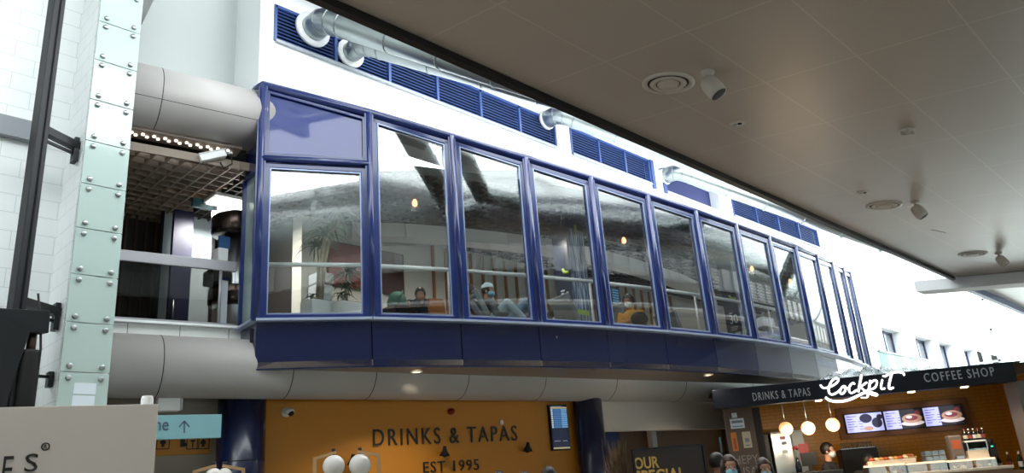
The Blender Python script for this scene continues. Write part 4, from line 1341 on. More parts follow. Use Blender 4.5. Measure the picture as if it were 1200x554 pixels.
# steel column with dark collars
a = at_x(277, 255, -10.75); 
cx_, cy_ = -10.75, a.y
s_ = .165
r = empty('steel_column', (cx_, cy_, FZ), 0, 'brushed steel machine column with dark bronze collars behind the balcony rail', 'column')
MB().tube([(cx_, cy_, FZ), (cx_, cy_, at_x(277, 250, cx_).z)], s_, 28).build('shaft', M_STEEL, r)
M_BRONZE = mat('dark_bronze', '#4b3f38', .25, metal=.8)
for (z0_, z1_) in ((274, 252), (358, 337)):
    za, zb_ = at_x(260, z0_, cx_).z, at_x(260, z1_, cx_).z
    MB().lathe([(s_, za), (.34, za), (.36, za + .03), (.36, zb_ - .03), (.34, zb_), (s_, zb_)], (cx_, cy_, 0), n=36).build('collar', M_BRONZE, r)
za, zb_ = at_x(250, 335, cx_).z, at_x(250, 318, cx_).z
MB().box((cx_ + .05, cy_ - .28, (za + zb_) / 2), (.34, .3, zb_ - za)).build('tray', M_MATTE, r, bevel=.02)
za, zb_ = at_x(250, 312, cx_).z, at_x(250, 292, cx_).z
MB().box((cx_ + .05, cy_ - .25, (za + zb_) / 2), (.2, .16, zb_ - za)).build('reader', M_WHITE, r, bevel=.02)
za, zb_ = at_x(250, 292, cx_).z, at_x(250, 277, cx_).z
MB().box((cx_ + .08, cy_ - .2, (za + zb_) / 2), (.04, .2, zb_ - za)).build('display', mat('dim_blue_display', '#2f5a8c', .3), r)
# teal hanging sign and a ceiling light panel
a = at_x(228, 206, -11.2); c = at_x(250, 246, -11.2)
r = empty('hanging_sign', (-11.2, (a.y + c.y) / 2, 6.35), 0, 'dark teal sign with RELAX lettering hung under the egg-crate ceiling', 'sign')
MB().span((-11.26, a.y, c.z), (-11.2, c.y, 6.36)).build('panel', mat('dark_teal', '#1f4a52', .4), r)
MB().span((-11.27, c.y, c.z - .3), (-11.19, c.y + .06, 6.36)).build('edge', mat('navy_edge', '#1a2348', .4), r)
t0 = at_x(231, 231, -11.2)
text_on('lettering', 'RELAX', t0, (0, 1, 0), (0, 0, 1), (c.y - a.y) * .75, .16, mat('teal_black_letter', '#0d2326', .5), r, .004)
p = at_z(268, 241, 6.3)
r = empty('ceiling_light', p, 0, 'bright square light panel under the egg-crate ceiling behind the steel column', 'ceiling light')
MB().box((p.x, p.y, 6.32), (.7, .75, .05)).build('frame', M_WHITE, r)
MB().box((p.x, p.y, 6.29), (.62, .67, .02)).build('diffuser', mat('lit_diffuser', '#fff6e8', .4, emit=3.0), r)
area_lamp('balcony_light', (p.x, p.y, 6.2), .6, 110, (1, .95, .88), (0, 0, 0))
# strip of small lamps along the opening
r = empty('lamp_strip', (tube_x(2) - .45, 2, 6.4), 0, 'long strip of small lit lamps under the upper grey tube', 'lamp strip')
MB().bar(V((tube_x(2.8) - .14, 2.8, 6.63)), V((tube_x(4.7) - .14, 4.7, 6.63)), .3, .05).build('rail', mat('strip_rail', '#8d7f74', .5), r)
for k in range(26):
    y = 2.85 + k * .07
    MB().lathe([(.022, 0), (.024, -.02), (.0, -.02)], (tube_x(y) - .1 - .06 * (k % 2), y, 6.605), n=10).build('lamp', mat('strip_lamp', '#fff1e0', .4, emit=2.2), r)
# security camera hung at the tube end
p = at_r(250, 185, 10.75)
r = empty('security_camera', p, 0, 'white bullet security camera on a bracket under the upper grey tube', 'camera')
e0, e1 = at_r(234, 186, 10.7), at_r(264, 180, 10.75)
MB().bar(e0, e1, .1, .1).bar(e0 + V((0, 0, .06)) - (e1 - e0) * .08, e1 + V((0, 0, .06)), .13, .015).build('housing', M_WHITE, r, bevel=.012)
q = at_r(271, 180, 10.75)
MB().tube([e1, q, up(q, 6.62)], .022, 8).build('bracket', M_STEEL, r)
MB().tube([q, at_r(272, 192, 10.7), at_r(262, 197, 10.7), at_r(258, 190, 10.7)], .012, 6).build('cable', M_MATTE, r)

# ------------------------------------------------------------------ coffee kiosk
KA = math.atan2(.56, .83)
KO = V((-6.88, 12.88, 0))
KU = V((math.cos(KA), math.sin(KA), 0)); KN = V((math.sin(KA), -math.cos(KA), 0))
def kp(px, py, d=0.0): return on_plane(px, py, KO - KN * d, KN)
def kl(px, py, d=0.0):
    q = kp(px, py, d); return ((q - KO).dot(KU), q.z)
def K(s, d, z): return KO + KU * s - KN * d + V((0, 0, z))
def kbox(b, s0, s1, d0, d1, z0_, z1_):
    return b.obox(K((s0 + s1) / 2, (d0 + d1) / 2, (z0_ + z1_) / 2), KU * (s1 - s0) / 2, -KN * (d1 - d0) / 2, V((0, 0, (z1_ - z0_) / 2)))
def kempty(nm, s, d, z, label, cat, group=None): return empty(nm, K(s, d, z), KA, label, cat, group)
sL = -.5; sR = kl(1190, 435)[0]
zT = (kl(868, 455)[1] + kl(1190, 422)[1]) / 2; zB = (kl(868, 476)[1] + kl(1190, 447)[1]) / 2
M_SIGN = mat('dark_sign_band', '#0a0e19', .4, spec=.25)
sK = kl(852, 510, .3)[0]; sBk = kl(884, 500, 2.7)[0]
M_LIT = mat('lit_white_letter', '#ffffff', .4, emit=2.2)
M_SLET = mat('pale_sign_letter', '#9da3ab', .4, emit=.05)
r = kempty('kiosk_sign', (sL + sR) / 2, 0, zB, 'dark fascia sign of the coffee shop with glowing white script', 'sign')
b = MB(); kbox(b, sL, sR, 0, .25, zB, zT); b.build('fascia', M_SIGN, r, bevel=.006)
def ksign_text(body, bl, br, tl, m_, sp):
    s0, z0_ = kl(*bl); s1, z1_ = kl(*br); h = kl(*tl)[1] - z0_
    text_on('lettering', body, K(s0, -.002, (z0_ + z1_) / 2), KU, (0, 0, 1), s1 - s0, h, m_, r, .015, sp)
ksign_text('DRINKS & TAPAS', (883, 470), (950, 463), (883, 460.5), mat('dim_sign_letter', '#8d9094', .5), 1.2)
ksign_text('COFFEE SHOP', (1084, 448), (1166, 440), (1084, 437.5), M_SLET, 1.3)
def cpt(x, y): return (950 + x / 9.233, 420 + y / 9.233)
STROKES = [
 ([(105, 292), (125, 318), (160, 322), (215, 305), (262, 280), (300, 240), (292, 215), (262, 215), (222, 245), (195, 300), (188, 350), (205, 388), (240, 392), (280, 370), (310, 345)], 13),
 ([(350, 300), (322, 325), (312, 365), (328, 388), (358, 372), (378, 330), (370, 300), (350, 300), (360, 320), (400, 320)], 13),
 ([(468, 275), (455, 262), (425, 285), (408, 330), (418, 372), (450, 375), (490, 345)], 13),
 ([(545, 185), (528, 270), (512, 355)], 15), ([(598, 262), (560, 290), (532, 305), (562, 335), (590, 355), (625, 340)], 13),
 ([(640, 245), (628, 320), (610, 415)], 15), ([(638, 270), (680, 235), (712, 240), (712, 280), (690, 320), (650, 335)], 13),
 ([(770, 235), (755, 300), (762, 335), (795, 325)], 13), ([(780, 192), (790, 190)], 12),
 ([(872, 165), (852, 240), (838, 310), (850, 332), (885, 318)], 15), ([(800, 195), (850, 165), (900, 150), (960, 148), (1000, 160), (1005, 178)], 14),
 ([(165, 428), (200, 455), (270, 468), (360, 462), (450, 435), (540, 385), (610, 360), (670, 375), (720, 392), (700, 400), (650, 385)], 17),
 ([(545, 425), (600, 425)], 9)]
b = MB()
for pts, wdt in STROKES:
    for it in range(2):                        # round the polyline
        np_ = [pts[0]]
        for q0, q1 in zip(pts, pts[1:]):
            np_ += [(q0[0] * .75 + q1[0] * .25, q0[1] * .75 + q1[1] * .25), (q0[0] * .25 + q1[0] * .75, q0[1] * .25 + q1[1] * .75)]
        pts = np_ + [pts[-1]]
    sp = [kl(*cpt(x, y)) for x, y in pts]
    wm = wdt / 9.233 * .0118
    b.tube([K(s, -.03, z) for s, z in sp], wm, 8)
    b.ball(K(sp[0][0], -.03, sp[0][1]), wm, 8, 6); b.ball(K(sp[-1][0], -.03, sp[-1][1]), wm, 8, 6)
b.build('script_lettering', M_LIT, r)
for k, (px, py) in enumerate(((960, 471), (1069, 461), (1131, 454))):
    s, z = kl(px, py, .1)
    b = MB(); kbox(b, s - .05, s + .05, .08, .18, zB - .02, zB + .0); b.build('spot_face', M_LAMPON, r)
    spot_lamp('kiosk_spot', K(s, .3, zB - .05), 40, ang=140)
# kiosk shell
DB = 2.7
TILE = grid_mat('mustard_brick_tile', '#bb7d1a', '#8f5f14', ('x', 'z'), (.2, .07), (0, 0), (.008, .008), rough=.3, stagger=True, var=.06)
def kstruct(nm, s0, s1, d0, d1, z0_, z1_, m_):
    e = empty(nm, K((s0 + s1) / 2, (d0 + d1) / 2, z0_), KA); struct(e)
    b = MB(); kbox(b, s0, s1, d0, d1, z0_, z1_); b.build('face', m_, e); return e
sW = kl(1173, 470, DB)[0]
kstruct('wall_kiosk_back', sBk - .3, sW + .4, DB, DB + .1, 0, 3.0, TILE)
e = struct(empty('wall_kiosk_side', K(sW, 1.4, 0), KA + PI / 2))
b = MB(); kbox(b, sW, sW + .12, .55, DB, 0, 3.0); b.build('face', TILE, e)
kstruct('pillar_kiosk', sR - .03, sR + .2, .05, .55, 0, zB, mat('grey_brown_post', '#6a625c', .5))
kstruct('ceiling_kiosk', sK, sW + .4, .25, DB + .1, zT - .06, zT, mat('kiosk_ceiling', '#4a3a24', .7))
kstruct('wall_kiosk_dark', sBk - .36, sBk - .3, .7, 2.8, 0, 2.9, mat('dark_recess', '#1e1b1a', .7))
kstruct('trim_80', kl(885, 520, .6)[0], kl(896, 520, .6)[0], .5, .7, 0, zB, M_MATTE)
# timber pillar with notices
a = ground(848, 500); 
sA, sB = kl(853, 510, .3)[0], kl(886, 510, .3)[0]
kstruct('pillar_timber', sA, sB, .3, .7, 0, zT - .07, mat('worn_brown_timber', '#5d4a3d', .6, var=.2, scale=5))
def notice(tl, br, m_, label, d=.295, inner=None):
    s0, z1_ = kl(*tl, d); s1, z0_ = kl(*br, d)
    r = kempty('wall_notice', (s0 + s1) / 2, d, z0_, label, 'notice', 'notices on the timber pillar')
    b = MB(); kbox(b, s0, s1, d, d + .008, z0_, z1_); b.build('sheet', m_, r)
    if inner: 
        for (u0, u1, v0, v1, mm, nm) in inner:
            b = MB(); kbox(b, s0 + (s1 - s0) * u0, s0 + (s1 - s0) * u1, d - .003, d, z0_ + (z1_ - z0_) * v0, z0_ + (z1_ - z0_) * v1); b.build(nm, mm, r)
    return r
M_ORANGE = mat('orange_print', '#c9742a', .5)
notice((855, 491), (873, 501), M_PALE, 'white notice with grey text near the top of the timber pillar', inner=[(.1, .9, .55, .8, mat('grey_print', '#777b80', .6), 'print_block'), (.1, .9, .15, .25, MATS['grey_print'], 'print_line')])
notice((857, 484), (864, 489), M_PALE, 'tiny white label at the top of the timber pillar')
notice((856, 507), (866, 528), M_ORANGE, 'orange poster on the left of the timber pillar', inner=[(.3, .75, .1, .7, mat('orange_dark_print', '#a24a1c', .5), 'print_block')])
notice((869, 506), (882, 524), mat('tan_print', '#b6a78c', .6), 'tan poster on the right of the timber pillar', inner=[(.25, .75, .35, .6, MATS['grey_print'], 'print_block'), (.25, .75, .12, .2, MATS['grey_print'], 'print_line')])
def klet(body, bl, tr, d, label):
    s0, z0_ = kl(*bl, d); s1, z1_ = kl(*tr, d)
    t = text_on('pillar_lettering', body, K(s0, d - .003, z0_), KU, (0, 0, 1), s1 - s0, z1_ - z0_, mat('worn_pale_lettering', '#8d8175', .6), None, .004)
    tag(t, label, 'lettering')
klet('HEPY', (861, 544), (888, 532), .297, 'worn pale upper row of letters low on the timber pillar')
klet('USA', (866, 557), (887, 546), .297, 'worn pale lower row of letters low on the timber pillar')
a = ground(842, 512, -1.88); c = ground(847, 530, -1.88)
b = MB().obox((a + c) / 2, GD * abs((c - a).dot(GD)) / 2, GN * .004, V((0, 0, (a.z - c.z) / 2)))
tag(b.build('blue_flyer', mat('blue_white_flyer', '#5b93b5', .5)), 'narrow blue flyer hanging left of the timber pillar', 'flyer')

# three opal globes
M_WARM = mat('warm_globe', '#ffd9a6', .35, emit=1.0, emit_hex='#ffbf7d')
for px, py, lab in ((921, 502, 'left warm glowing globe pendant in the coffee shop'), (947, 501.5, 'middle warm glowing globe pendant in the coffee shop'), (976, 497.5, 'right warm glowing globe pendant in the coffee shop')):
    s, z = kl(px, py, .7)
    r = kempty('globe_pendant', s, .7, z, lab, 'pendant lamp', 'globe pendants in the coffee shop')
    MB().ball(K(s, .7, z), .122, 24, 16).build('globe', M_WARM, r)
    MB().lathe([(.0, .13), (.03, .13), (.04, .115), (.035, .1)], K(s, .7, z), n=14).build('cap', M_STEEL, r)
    MB().tube([K(s, .7, z + .12), K(s, .7, zT - .06)], .006, 6).build('cord', M_STEEL, r)
    point_lamp('globe_light', K(s, .45, z - .15), 18)

# menu screens
M_LAV = mat('screen_lavender', '#a9abe0', .3, emit=1.0)
M_SDK = mat('screen_dark', '#241d22', .3, emit=.3)
BUN = mat('screen_bun', '#b98f76', .4, emit=.5); RED = mat('screen_red', '#7d3038', .4, emit=.4); CRM = mat('screen_cream_food', '#d7c8c4', .4, emit=.7); CUP = mat('screen_cup', '#2a2440', .3, emit=.3)
MP = [kl(988, 485, 2.55), kl(1033, 481, 2.55), kl(1077, 477.5, 2.55), kl(1126, 473, 2.55)]
zt_ = sum(p[1] for p in MP) / 4; zb2 = (kl(992, 508, 2.55)[1] + kl(1126, 498, 2.55)[1]) / 2
s_l, s_r = MP[0][0], MP[3][0]
b = MB(); kbox(b, s_l - .12, s_r + .15, 2.62, 2.7, zb2 - .1, zt_ + .12)
tag(b.build('screen_backboard', mat('brown_backboard', '#7a4a18', .5), bevel=.005), 'brown backboard behind the three menu screens', 'board')
for k, lab in enumerate(('left menu screen, showing coffee cups', 'middle menu screen, showing a filled roll', 'right menu screen, showing a ham sandwich')):
    s0 = s_l + (s_r - s_l) * k / 3; s1 = s_l + (s_r - s_l) * (k + 1) / 3
    r = kempty('menu_screen', (s0 + s1) / 2, 2.55, zb2, lab, 'screen', 'menu screens in the coffee shop')
    b = MB(); kbox(b, s0, s1, 2.555, 2.62, zb2, zt_); b.build('casing', M_MATTE, r)
    sm_ = s0 + (s1 - s0) * .42; z0_, z1_ = zb2 + .02, zt_ - .02
    b = MB(); kbox(b, s0 + .02, sm_, 2.552, 2.555, z0_, z1_); b.build('price_panel', M_LAV, r)
    b = MB(); kbox(b, sm_, s1 - .02, 2.552, 2.555, z0_, z1_); b.build('picture_panel', (M_LAV, M_SDK, M_SDK)[k], r)
    b = MB()
    for j in range(6):
        z = z1_ - .04 - (z1_ - z0_ - .06) * j / 6
        kbox(b, s0 + .05, s0 + .05 + (sm_ - s0) * (.6, .35, .5, .4, .55, .3)[j], 2.549, 2.552, z - .012, z)
        if j > 1: kbox(b, sm_ - .05, sm_ + .02, 2.547, 2.55, z - .014, z - .004)
    b.build('menu_text', mat('screen_text', '#5d5f96', .4, emit=.3), r)
    sc, zc = (sm_ + s1) / 2, (z0_ + z1_) / 2
    def dot(ds, dz, rs, rz_, m_, nm, q=.0):
        bb = MB(); pr_ = []
        for t in range(20):
            a_ = 2 * PI * t / 20
            pr_.append(K(sc + ds + rs * math.cos(a_), 2.549 - q, max(z0_, min(z1_, zc + dz + rz_ * math.sin(a_)))))
        bb.prism(pr_, -KN * .002); bb.build(nm, m_, r)
    if k == 0:
        dot(-.12, .08, .12, .09, CUP, 'coffee_cup'); dot(.08, -.02, .1, .1, CUP, 'coffee_cup', .002); dot(.15, .09, .06, .05, CUP, 'coffee_cup'); dot(-.1, -.12, .09, .04, BUN, 'saucer')
    else:
        dot(0, -.09, .22, .05, CRM, 'plate'); dot(0, .0, .19, .09, BUN, 'roll', .002); dot(-.01, .01, .12, .05, RED, 'filling', .004); dot(.12, .1, .05, .05, RED, 'tomato', .001); dot(-.05, .03, .06, .03, CRM, 'cheese', .006)
    lp = area_lamp('screen_glow', K((s0 + s1) / 2, 2.5, zc), .5, .8, (.8, .82, 1), (PI / 2, 0, KA))

# fridge
s0, z1_ = kl(908, 506, 1.9); s1, _ = kl(940, 506, 1.9)
r = kempty('drinks_fridge', (s0 + s1) / 2, 2.1, 0, 'tall steel fridge at the left of the coffee shop', 'fridge')
b = MB(); kbox(b, s0 - .1, s1, 1.92, 2.6, 0, z1_); b.build('body', MATS['pale_grey_enamel'], r, bevel=.01)
sm_ = s0 + (s1 - s0) * .55
b = MB(); kbox(b, s0 - .1, sm_ - .01, 1.88, 1.92, .1, z1_ - .02); b.build('door', M_STEEL, r, bevel=.01)
b = MB(); kbox(b, sm_ + .01, s1, 1.88, 1.92, .1, z1_ - .02); b.build('door', MATS['mid_grey_enamel'], r, bevel=.01)
for s in (sm_ - .06, sm_ + .06):
    MB().tube([K(s, 1.84, .9), K(s, 1.84, 1.5)], .012, 8).build('handle', M_STEEL, r)
for q, (px, py) in enumerate(((917, 513), (919, 519), (920, 529))):
    s, z = kl(px, py, 1.87); b = MB(); kbox(b, s - .05, s + .05, 1.875, 1.88, z - .03, z + .03); b.build('magnet', (RED, MATS['grey_print'], M_PALE)[q], r)
s, z = kl(944, 527, 1.87); b = MB(); kbox(b, s - .12, s + .06, 1.87, 1.88, z - .2, z + .12); b.build('red_poster', mat('red_poster_print', '#b8484a', .5), r)
# dark cabinet left of the fridge
s0, z1_ = kl(897, 508, 1.8); s1, _ = kl(908, 508, 1.8)
r = kempty('dark_cabinet', (s0 + s1) / 2, 2, 0, 'tall dark cabinet squeezed left of the steel fridge', 'cabinet')
b = MB(); kbox(b, s0 - .25, s1 - .13, 1.85, 2.6, 0, z1_); b.build('body', M_BLACK, r, bevel=.01)
MB().tube([K(s1 - .2, 1.82, .9), K(s1 - .2, 1.82, 1.4)], .012, 8).build('handle', M_STEEL, r)
# counter run
M_STONE = mat('pale_counter_stone', '#d9cbb8', .35, var=.05, scale=10)
M_WOODC = mat('counter_timber', '#8a6a4a', .5, var=.15, scale=12)
CT = kl(1100, 551, .55)[1]
s0 = kl(1012, 551, .5)[0]; s1 = kl(1196, 545, .5)[0] - .12
r = kempty('serving_counter', (s0 + s1) / 2, .6, 0, 'long pale serving counter across the front of the coffee shop', 'counter')
b = MB(); kbox(b, s0, s1, .45, 1.0, CT - .05, CT); b.build('counter_top', M_STONE, r, bevel=.01)
b = MB(); kbox(b, s0 + .03, s1, .5, .95, 0, CT - .05); b.build('front', M_WOODC, r)
# glazed display: two levels with lit shelves
def display(pl, pr, d0, d1, label, nm='display_case'):
    s0, z0_ = kl(*pl, d0); s1, z1_ = kl(*pr, d0); zt2 = (z0_ + z1_) / 2
    r = kempty(nm, (s0 + s1) / 2, d0, CT, label, 'display case', 'glass display cases on the serving counter')
    b = MB(); kbox(b, s0, s1, d0, d1, zt2 - .02, zt2 + .01); b.build('lit_shelf', mat('lit_shelf_edge', '#ffe7c6', .4, emit=.8), r)
    b = MB(); kbox(b, s0, s1, d0, d0 + .01, CT, zt2 - .02); b.build('glass_front', G_CLEAR, r)
    for s in (s0, s1): b = MB(); kbox(b, s - .01, s + .01, d0, d1, CT, zt2 - .02); b.build('side', M_STEEL, r)
    b = MB(); kbox(b, s0, s1, d1 - .02, d1, CT, zt2 - .02); b.build('back', M_WOODC, r)
    return s0, s1, zt2, r
D1 = display((1018, 546), (1060, 543), .5, .9, 'left glass display case of pastries on the serving counter')
D2 = display((1063, 543), (1108, 540), .5, .9, 'middle glass display case on the serving counter')
D3 = display((1112, 540), (1166, 536), .5, .9, 'right glass display case on the serving counter')
rnd = random.Random(8)
PAST = [mat('pastry_%s' % n_, h_, .6, var=.2, scale=30) for n_, h_ in (('gold', '#c98a3e'), ('brown', '#8a5428'), ('red', '#b04a32'), ('cream', '#dcc59a'))]
def pastries(s0, s1, d0, d1, z, n, where, grp):
    for k in range(n):
        s = s0 + (s1 - s0) * (k + .5) / n; d = rnd.uniform(d0, d1)
        o = MB().ball(K(s, d, z + .026), (.05, .036, .028), 12, 8, Matrix.Rotation(rnd.uniform(0, 3), 3, 'Z')).build('pastry', PAST[rnd.randrange(4)])
        tag(o, where, 'pastry', grp)
pastries(D1[0] + .05, D1[1] - .05, .56, .62, CT, 7, 'small pastry in the row inside the left display case', 'pastries in the left display case')
pastries(D3[0] + .05, D3[1] - .05, .56, .62, CT, 8, 'small pastry in the row inside the right display case', 'pastries in the right display case')
# tray of sandwiches on the left case
s0, z0_ = kl(1018, 538, .7); s1, _ = kl(1062, 533, .7)
r = kempty('food_tray', (s0 + s1) / 2, .7, D1[2] + .01, 'long tray of red and cream wrapped food on the left display case', 'tray')
zt2 = D1[2] + .01
b = MB(); kbox(b, s0, s1 + .1, .55, .85, zt2, zt2 + .07); b.build('tray', M_STONE, r, bevel=.01)
for k in range(8):
    s = s0 + .05 + (s1 - s0) * k / 8
    MB().ball(K(s, .7, zt2 + .09), (.05, .1, .035), 12, 8, Matrix.Rotation(KA, 3, 'Z')).build('wrapped_roll', (PAST[2], PAST[3], PAST[0])[k % 3], r)
s, z = kl(1063, 529, .75)
r = kempty('snack_basket', s, .75, z, 'wicker basket of snacks between tray and clear boxes', 'basket')
MB().lathe([(.0, .0), (.1, .0), (.14, .1), (.13, .1), (.09, .02), (.0, .02)], K(s, .75, zt2 + .0), n=20).build('basket', mat('wicker', '#9a7a48', .7, var=.2, scale=40), r)
for k in range(7):
    a_ = k * 2 * PI / 7
    MB().ball(K(s + .06 * math.cos(a_), .75 + .06 * math.sin(a_), zt2 + .11), .035, 10, 7).build('snack_bag', PAST[k % 4], r)
s0, z0_ = kl(1083, 540, .75); s1, z1_ = kl(1104, 526, .75)
r = kempty('clear_boxes', (s0 + s1) / 2, .75, D2[2], 'stack of clear plastic boxes on the middle display case', 'boxes')
for k in range(3):
    for j in range(2):
        b = MB(); sa = s0 + (s1 - s0) * k / 3; kbox(b, sa + .005, sa + (s1 - s0) / 3 - .005, .62, .86, D2[2] + .012 + j * .09, D2[2] + .095 + j * .09); b.build('box', glass_mat('plastic_clear', '#c9d6dc', 1.6, .1, 1.5, .25, '#9fb0ba'), r, bevel=.006)
# drinks dispenser with an orange picture
s0, z1_ = kl(1107, 511, .85); s1, _ = kl(1123, 511, .85); z0_ = D2[2] + .01
r = kempty('juice_machine', (s0 + s1) / 2, .9, z0_, 'grey juice machine with an orange picture panel on the counter', 'machine')
b = MB(); kbox(b, s0, s1, .72, .88, z0_, z1_); b.build('body', mat('brown_grey_machine', '#6f625a', .4), r, bevel=.02)
b = MB(); kbox(b, s0 + .04, s1 - .04, .715, .722, z0_ + .17, z1_ - .08); b.build('picture_panel', mat('orange_panel', '#b5562c', .4), r)
b = MB(); kbox(b, s0 + .05, s1 - .05, .66, .72, z0_ + .0, z0_ + .05); b.build('drip_tray', M_STEEL, r)
# toaster oven with bottles on it, black grinder beside it
s0, z1_ = kl(1127, 517, .85); s1, _ = kl(1151, 516, .85); z0_ = D3[2] + .01
r = kempty('glass_oven', (s0 + s1) / 2, .8, z0_, 'white framed glass oven on the right display case', 'oven')
b = MB(); kbox(b, s0, s1, .68, .88, z0_, z0_ + .14); b.build('base', M_STONE, r, bevel=.01)
b = MB(); kbox(b, s0, s1, .66, .88, z1_ - .03, z1_); b.build('top', M_WHITE, r, bevel=.01)
for s in (s0, s1 - .02): b = MB(); kbox(b, s, s + .02, .66, .88, z0_ + .14, z1_ - .03); b.build('side', M_STEEL, r)
b = MB(); kbox(b, s0 + .02, s1 - .02, .85, .88, z0_ + .14, z1_ - .03); b.build('dark_back', M_MATTE, r)
b = MB(); kbox(b, s0 + .02, s1 - .02, .665, .67, z0_ + .14, z1_ - .03); b.build('glass_door', G_CLEAR, r)
OVT = z1_
s2, z2 = kl(1153, 518, .85); s3, _ = kl(1163, 518, .85)
r = kempty('coffee_grinder', (s2 + s3) / 2, .8, z0_, 'black coffee grinder with a green light right of the glass oven', 'grinder')
b = MB(); kbox(b, s2, s3, .7, .87, z0_, z2 - .03); b.build('body', M_BLACK, r, bevel=.02)
MB().lathe([(.05, .0), (.07, .08), (.0, .08)], K((s2 + s3) / 2, .79, z2 - .035), n=16).build('hopper', M_MATTE, r)
b = MB(); kbox(b, s2 + .04, s2 + .075, .695, .7, z0_ + .17, z0_ + .19); b.build('indicator', mat('green_led', '#39d49a', .4, emit=2), r)
# bottles
BM = [mat('dark_bottle_glass', '#1d1512', .12), mat('green_bottle_glass', '#1f3322', .12), mat('amber_bottle_glass', '#4a2a12', .12)]
LBL = [mat('cream_label', '#cfc3ab', .6), mat('red_label', '#8a3a30', .6), mat('white_label', '#dcdcdc', .6)]
protos = {}
def bottle(s, d, z, h, gm, lm, label, group):
    key = (gm, lm)
    if key not in protos:
        r = empty('bottle', K(s, d, z), 0, label, 'bottle', group)
        MB().lathe([(.0, .0), (.036, .0), (.038, .02), (.038, .17), (.03, .2), (.014, .23), (.013, .285), (.0, .285)], n=14).build('glass', BM[gm], r, True)
        MB().lathe([(.0385, .05), (.0385, .14)], n=14).build('paper_label', LBL[lm], r, True)
        MB().lathe([(.0145, .26), (.0145, .292), (.0, .292)], n=10).build('cap', LBL[(lm + 1) % 3], r, True)
        r.scale = (1, 1, h / .29); protos[key] = r
    else:
        r = dup(protos[key], K(s, d, z), None, label, group); r.scale = (1, 1, h / .29)
for k in range(5):
    bottle(s0 + .05 + k * .075, .77, OVT, .2, 0, (0, 1, 2, 0, 1)[k], 'dark bottle in the row on top of the glass oven', 'bottles on the glass oven')
sq0, zq = kl(1164, 535, 1.2); sq1, _ = kl(1196, 532, 1.2)
b = MB(); kbox(b, sq0 - .05, sW, 1.0, 1.5, 0, zq - .25)
kempty_shelf = b.build('bottle_shelf', M_WOODC, bevel=.01); tag(kempty_shelf, 'brown side shelf carrying bottles at the right end of the coffee shop', 'shelf')
for k in range(10):
    s = sq0 + (sW - .08 - sq0) * (k + .3) / 10; d = 1.1 + .2 * (k % 2)
    bottle(s, d, zq - .25, .27 + .02 * (k % 3), k % 3, (k * 2) % 3, 'bottle in the double row on the right side shelf', 'bottles on the side shelf')
# coffee machine on the back counter with cups
s0, z1_ = kl(984, 527, 2.1); s1, _ = kl(1027, 524, 2.1)
b = MB(); kbox(b, s0 - .9, kl(1160, 530, 2.2)[0], 1.95, DB - .02, 0, .95)
tag(b.build('back_counter', M_WOODC, bevel=.01), 'dark timber back counter under the menu screens', 'counter')
r = kempty('espresso_machine', (s0 + s1) / 2, 2.3, .95, 'long black espresso machine with glasses on top, under the left menu screen', 'coffee machine')
b = MB(); kbox(b, s0, s1, 2.05, 2.5, 1.0, z1_); b.build('body', M_BLACK, r, bevel=.02)
for k in range(3): MB().tube([K(s0 + .15 + k * .22, 2.0, 1.25), K(s0 + .15 + k * .22, 1.9, 1.22)], .018, 8).build('group_handle', M_MATTE, r)
b = MB(); kbox(b, s0 + .03, s1 - .03, 2.1, 2.45, z1_, z1_ + .015); b.build('cup_rail', M_STEEL, r)
for k in range(4):
    b = MB(); kbox(b, s0 + .05 + k * (s1 - s0 - .15) / 3, s0 + .09 + k * (s1 - s0 - .15) / 3, 2.1, 2.14, .95, 1.0); b.build('foot', M_BLACK, r)
for k in range(9):
    s = s0 + .08 + k * (s1 - s0 - .16) / 8
    o = MB().lathe([(.0, .0), (.028, .0), (.034, .11), (.031, .11), (.026, .006), (.0, .006)], K(s, 2.2, z1_ + .016), n=14).build('drinking_glass', glass_mat('tumbler_glass', '#e6e0d0', 1.4, .02, 1.5, .15, '#d8cbb0'))
    tag(o, 'clear drinking glass in the row on top of the espresso machine', 'glass', 'glasses on the espresso machine')
s, z = kl(1041, 530, 2.2)
r = kempty('black_kettle', s, 2.2, .95, 'small black kettle right of the espresso machine', 'kettle')
MB().lathe([(.0, .0), (.09, .0), (.1, .06), (.07, .22), (.04, .27), (.0, .29)], K(s, 2.2, .95), n=20).build('body', M_BLACK, r)
MB().tube([K(s + .07, 2.2, 1.2), K(s + .14, 2.2, 1.17), K(s + .13, 2.2, 1.05), K(s + .09, 2.2, 1.0)], .012, 8).build('handle', M_MATTE, r)
# vase with red flower near the fridge
s, z = kl(932, 526, 1.2)
r = kempty('flower_vase', s, 1.2, 1.0, 'slim dark vase holding one red flower before the fridge', 'vase')
zc = z - .42
MB().lathe([(.0, .0), (.05, .0), (.055, .1), (.03, .22), (.022, .26), (.018, .26), (.0, .05)], K(s, 1.2, zc), n=16).build('vase', mat('dark_blue_glass', '#1a2233', .15), r)
MB().tube([K(s, 1.2, zc + .06), K(s, 1.2, z - .03)], .006, 6).build('stem', mat('green_stem', '#3d5a34', .6), r)
b = MB()
for k in range(14):
    a_ = k * 2.4; b.ball(K(s + .035 * math.cos(a_), 1.2 + .035 * math.sin(a_), z + .012 * (k % 4)), (.028, .028, .022), 8, 6)
b.build('flower', mat('red_petal', '#7d2226', .6), r)
b = MB(); kbox(b, s - .6, s + .75, 1.05, 1.4, 0, zc)
tag(b.build('side_counter', M_BLACK, bevel=.01), 'black side counter carrying the flower vase', 'counter')
s5 = kl(948, 535, 1.2)[0]
r = kempty('till_screen', s5, 1.2, zc, 'black till screen on the side counter left of the barista', 'till')
b = MB(); kbox(b, s5 - .14, s5 + .14, 1.22, 1.25, zc + .1, zc + .34); b.build('display', M_BLACK, r, bevel=.01)
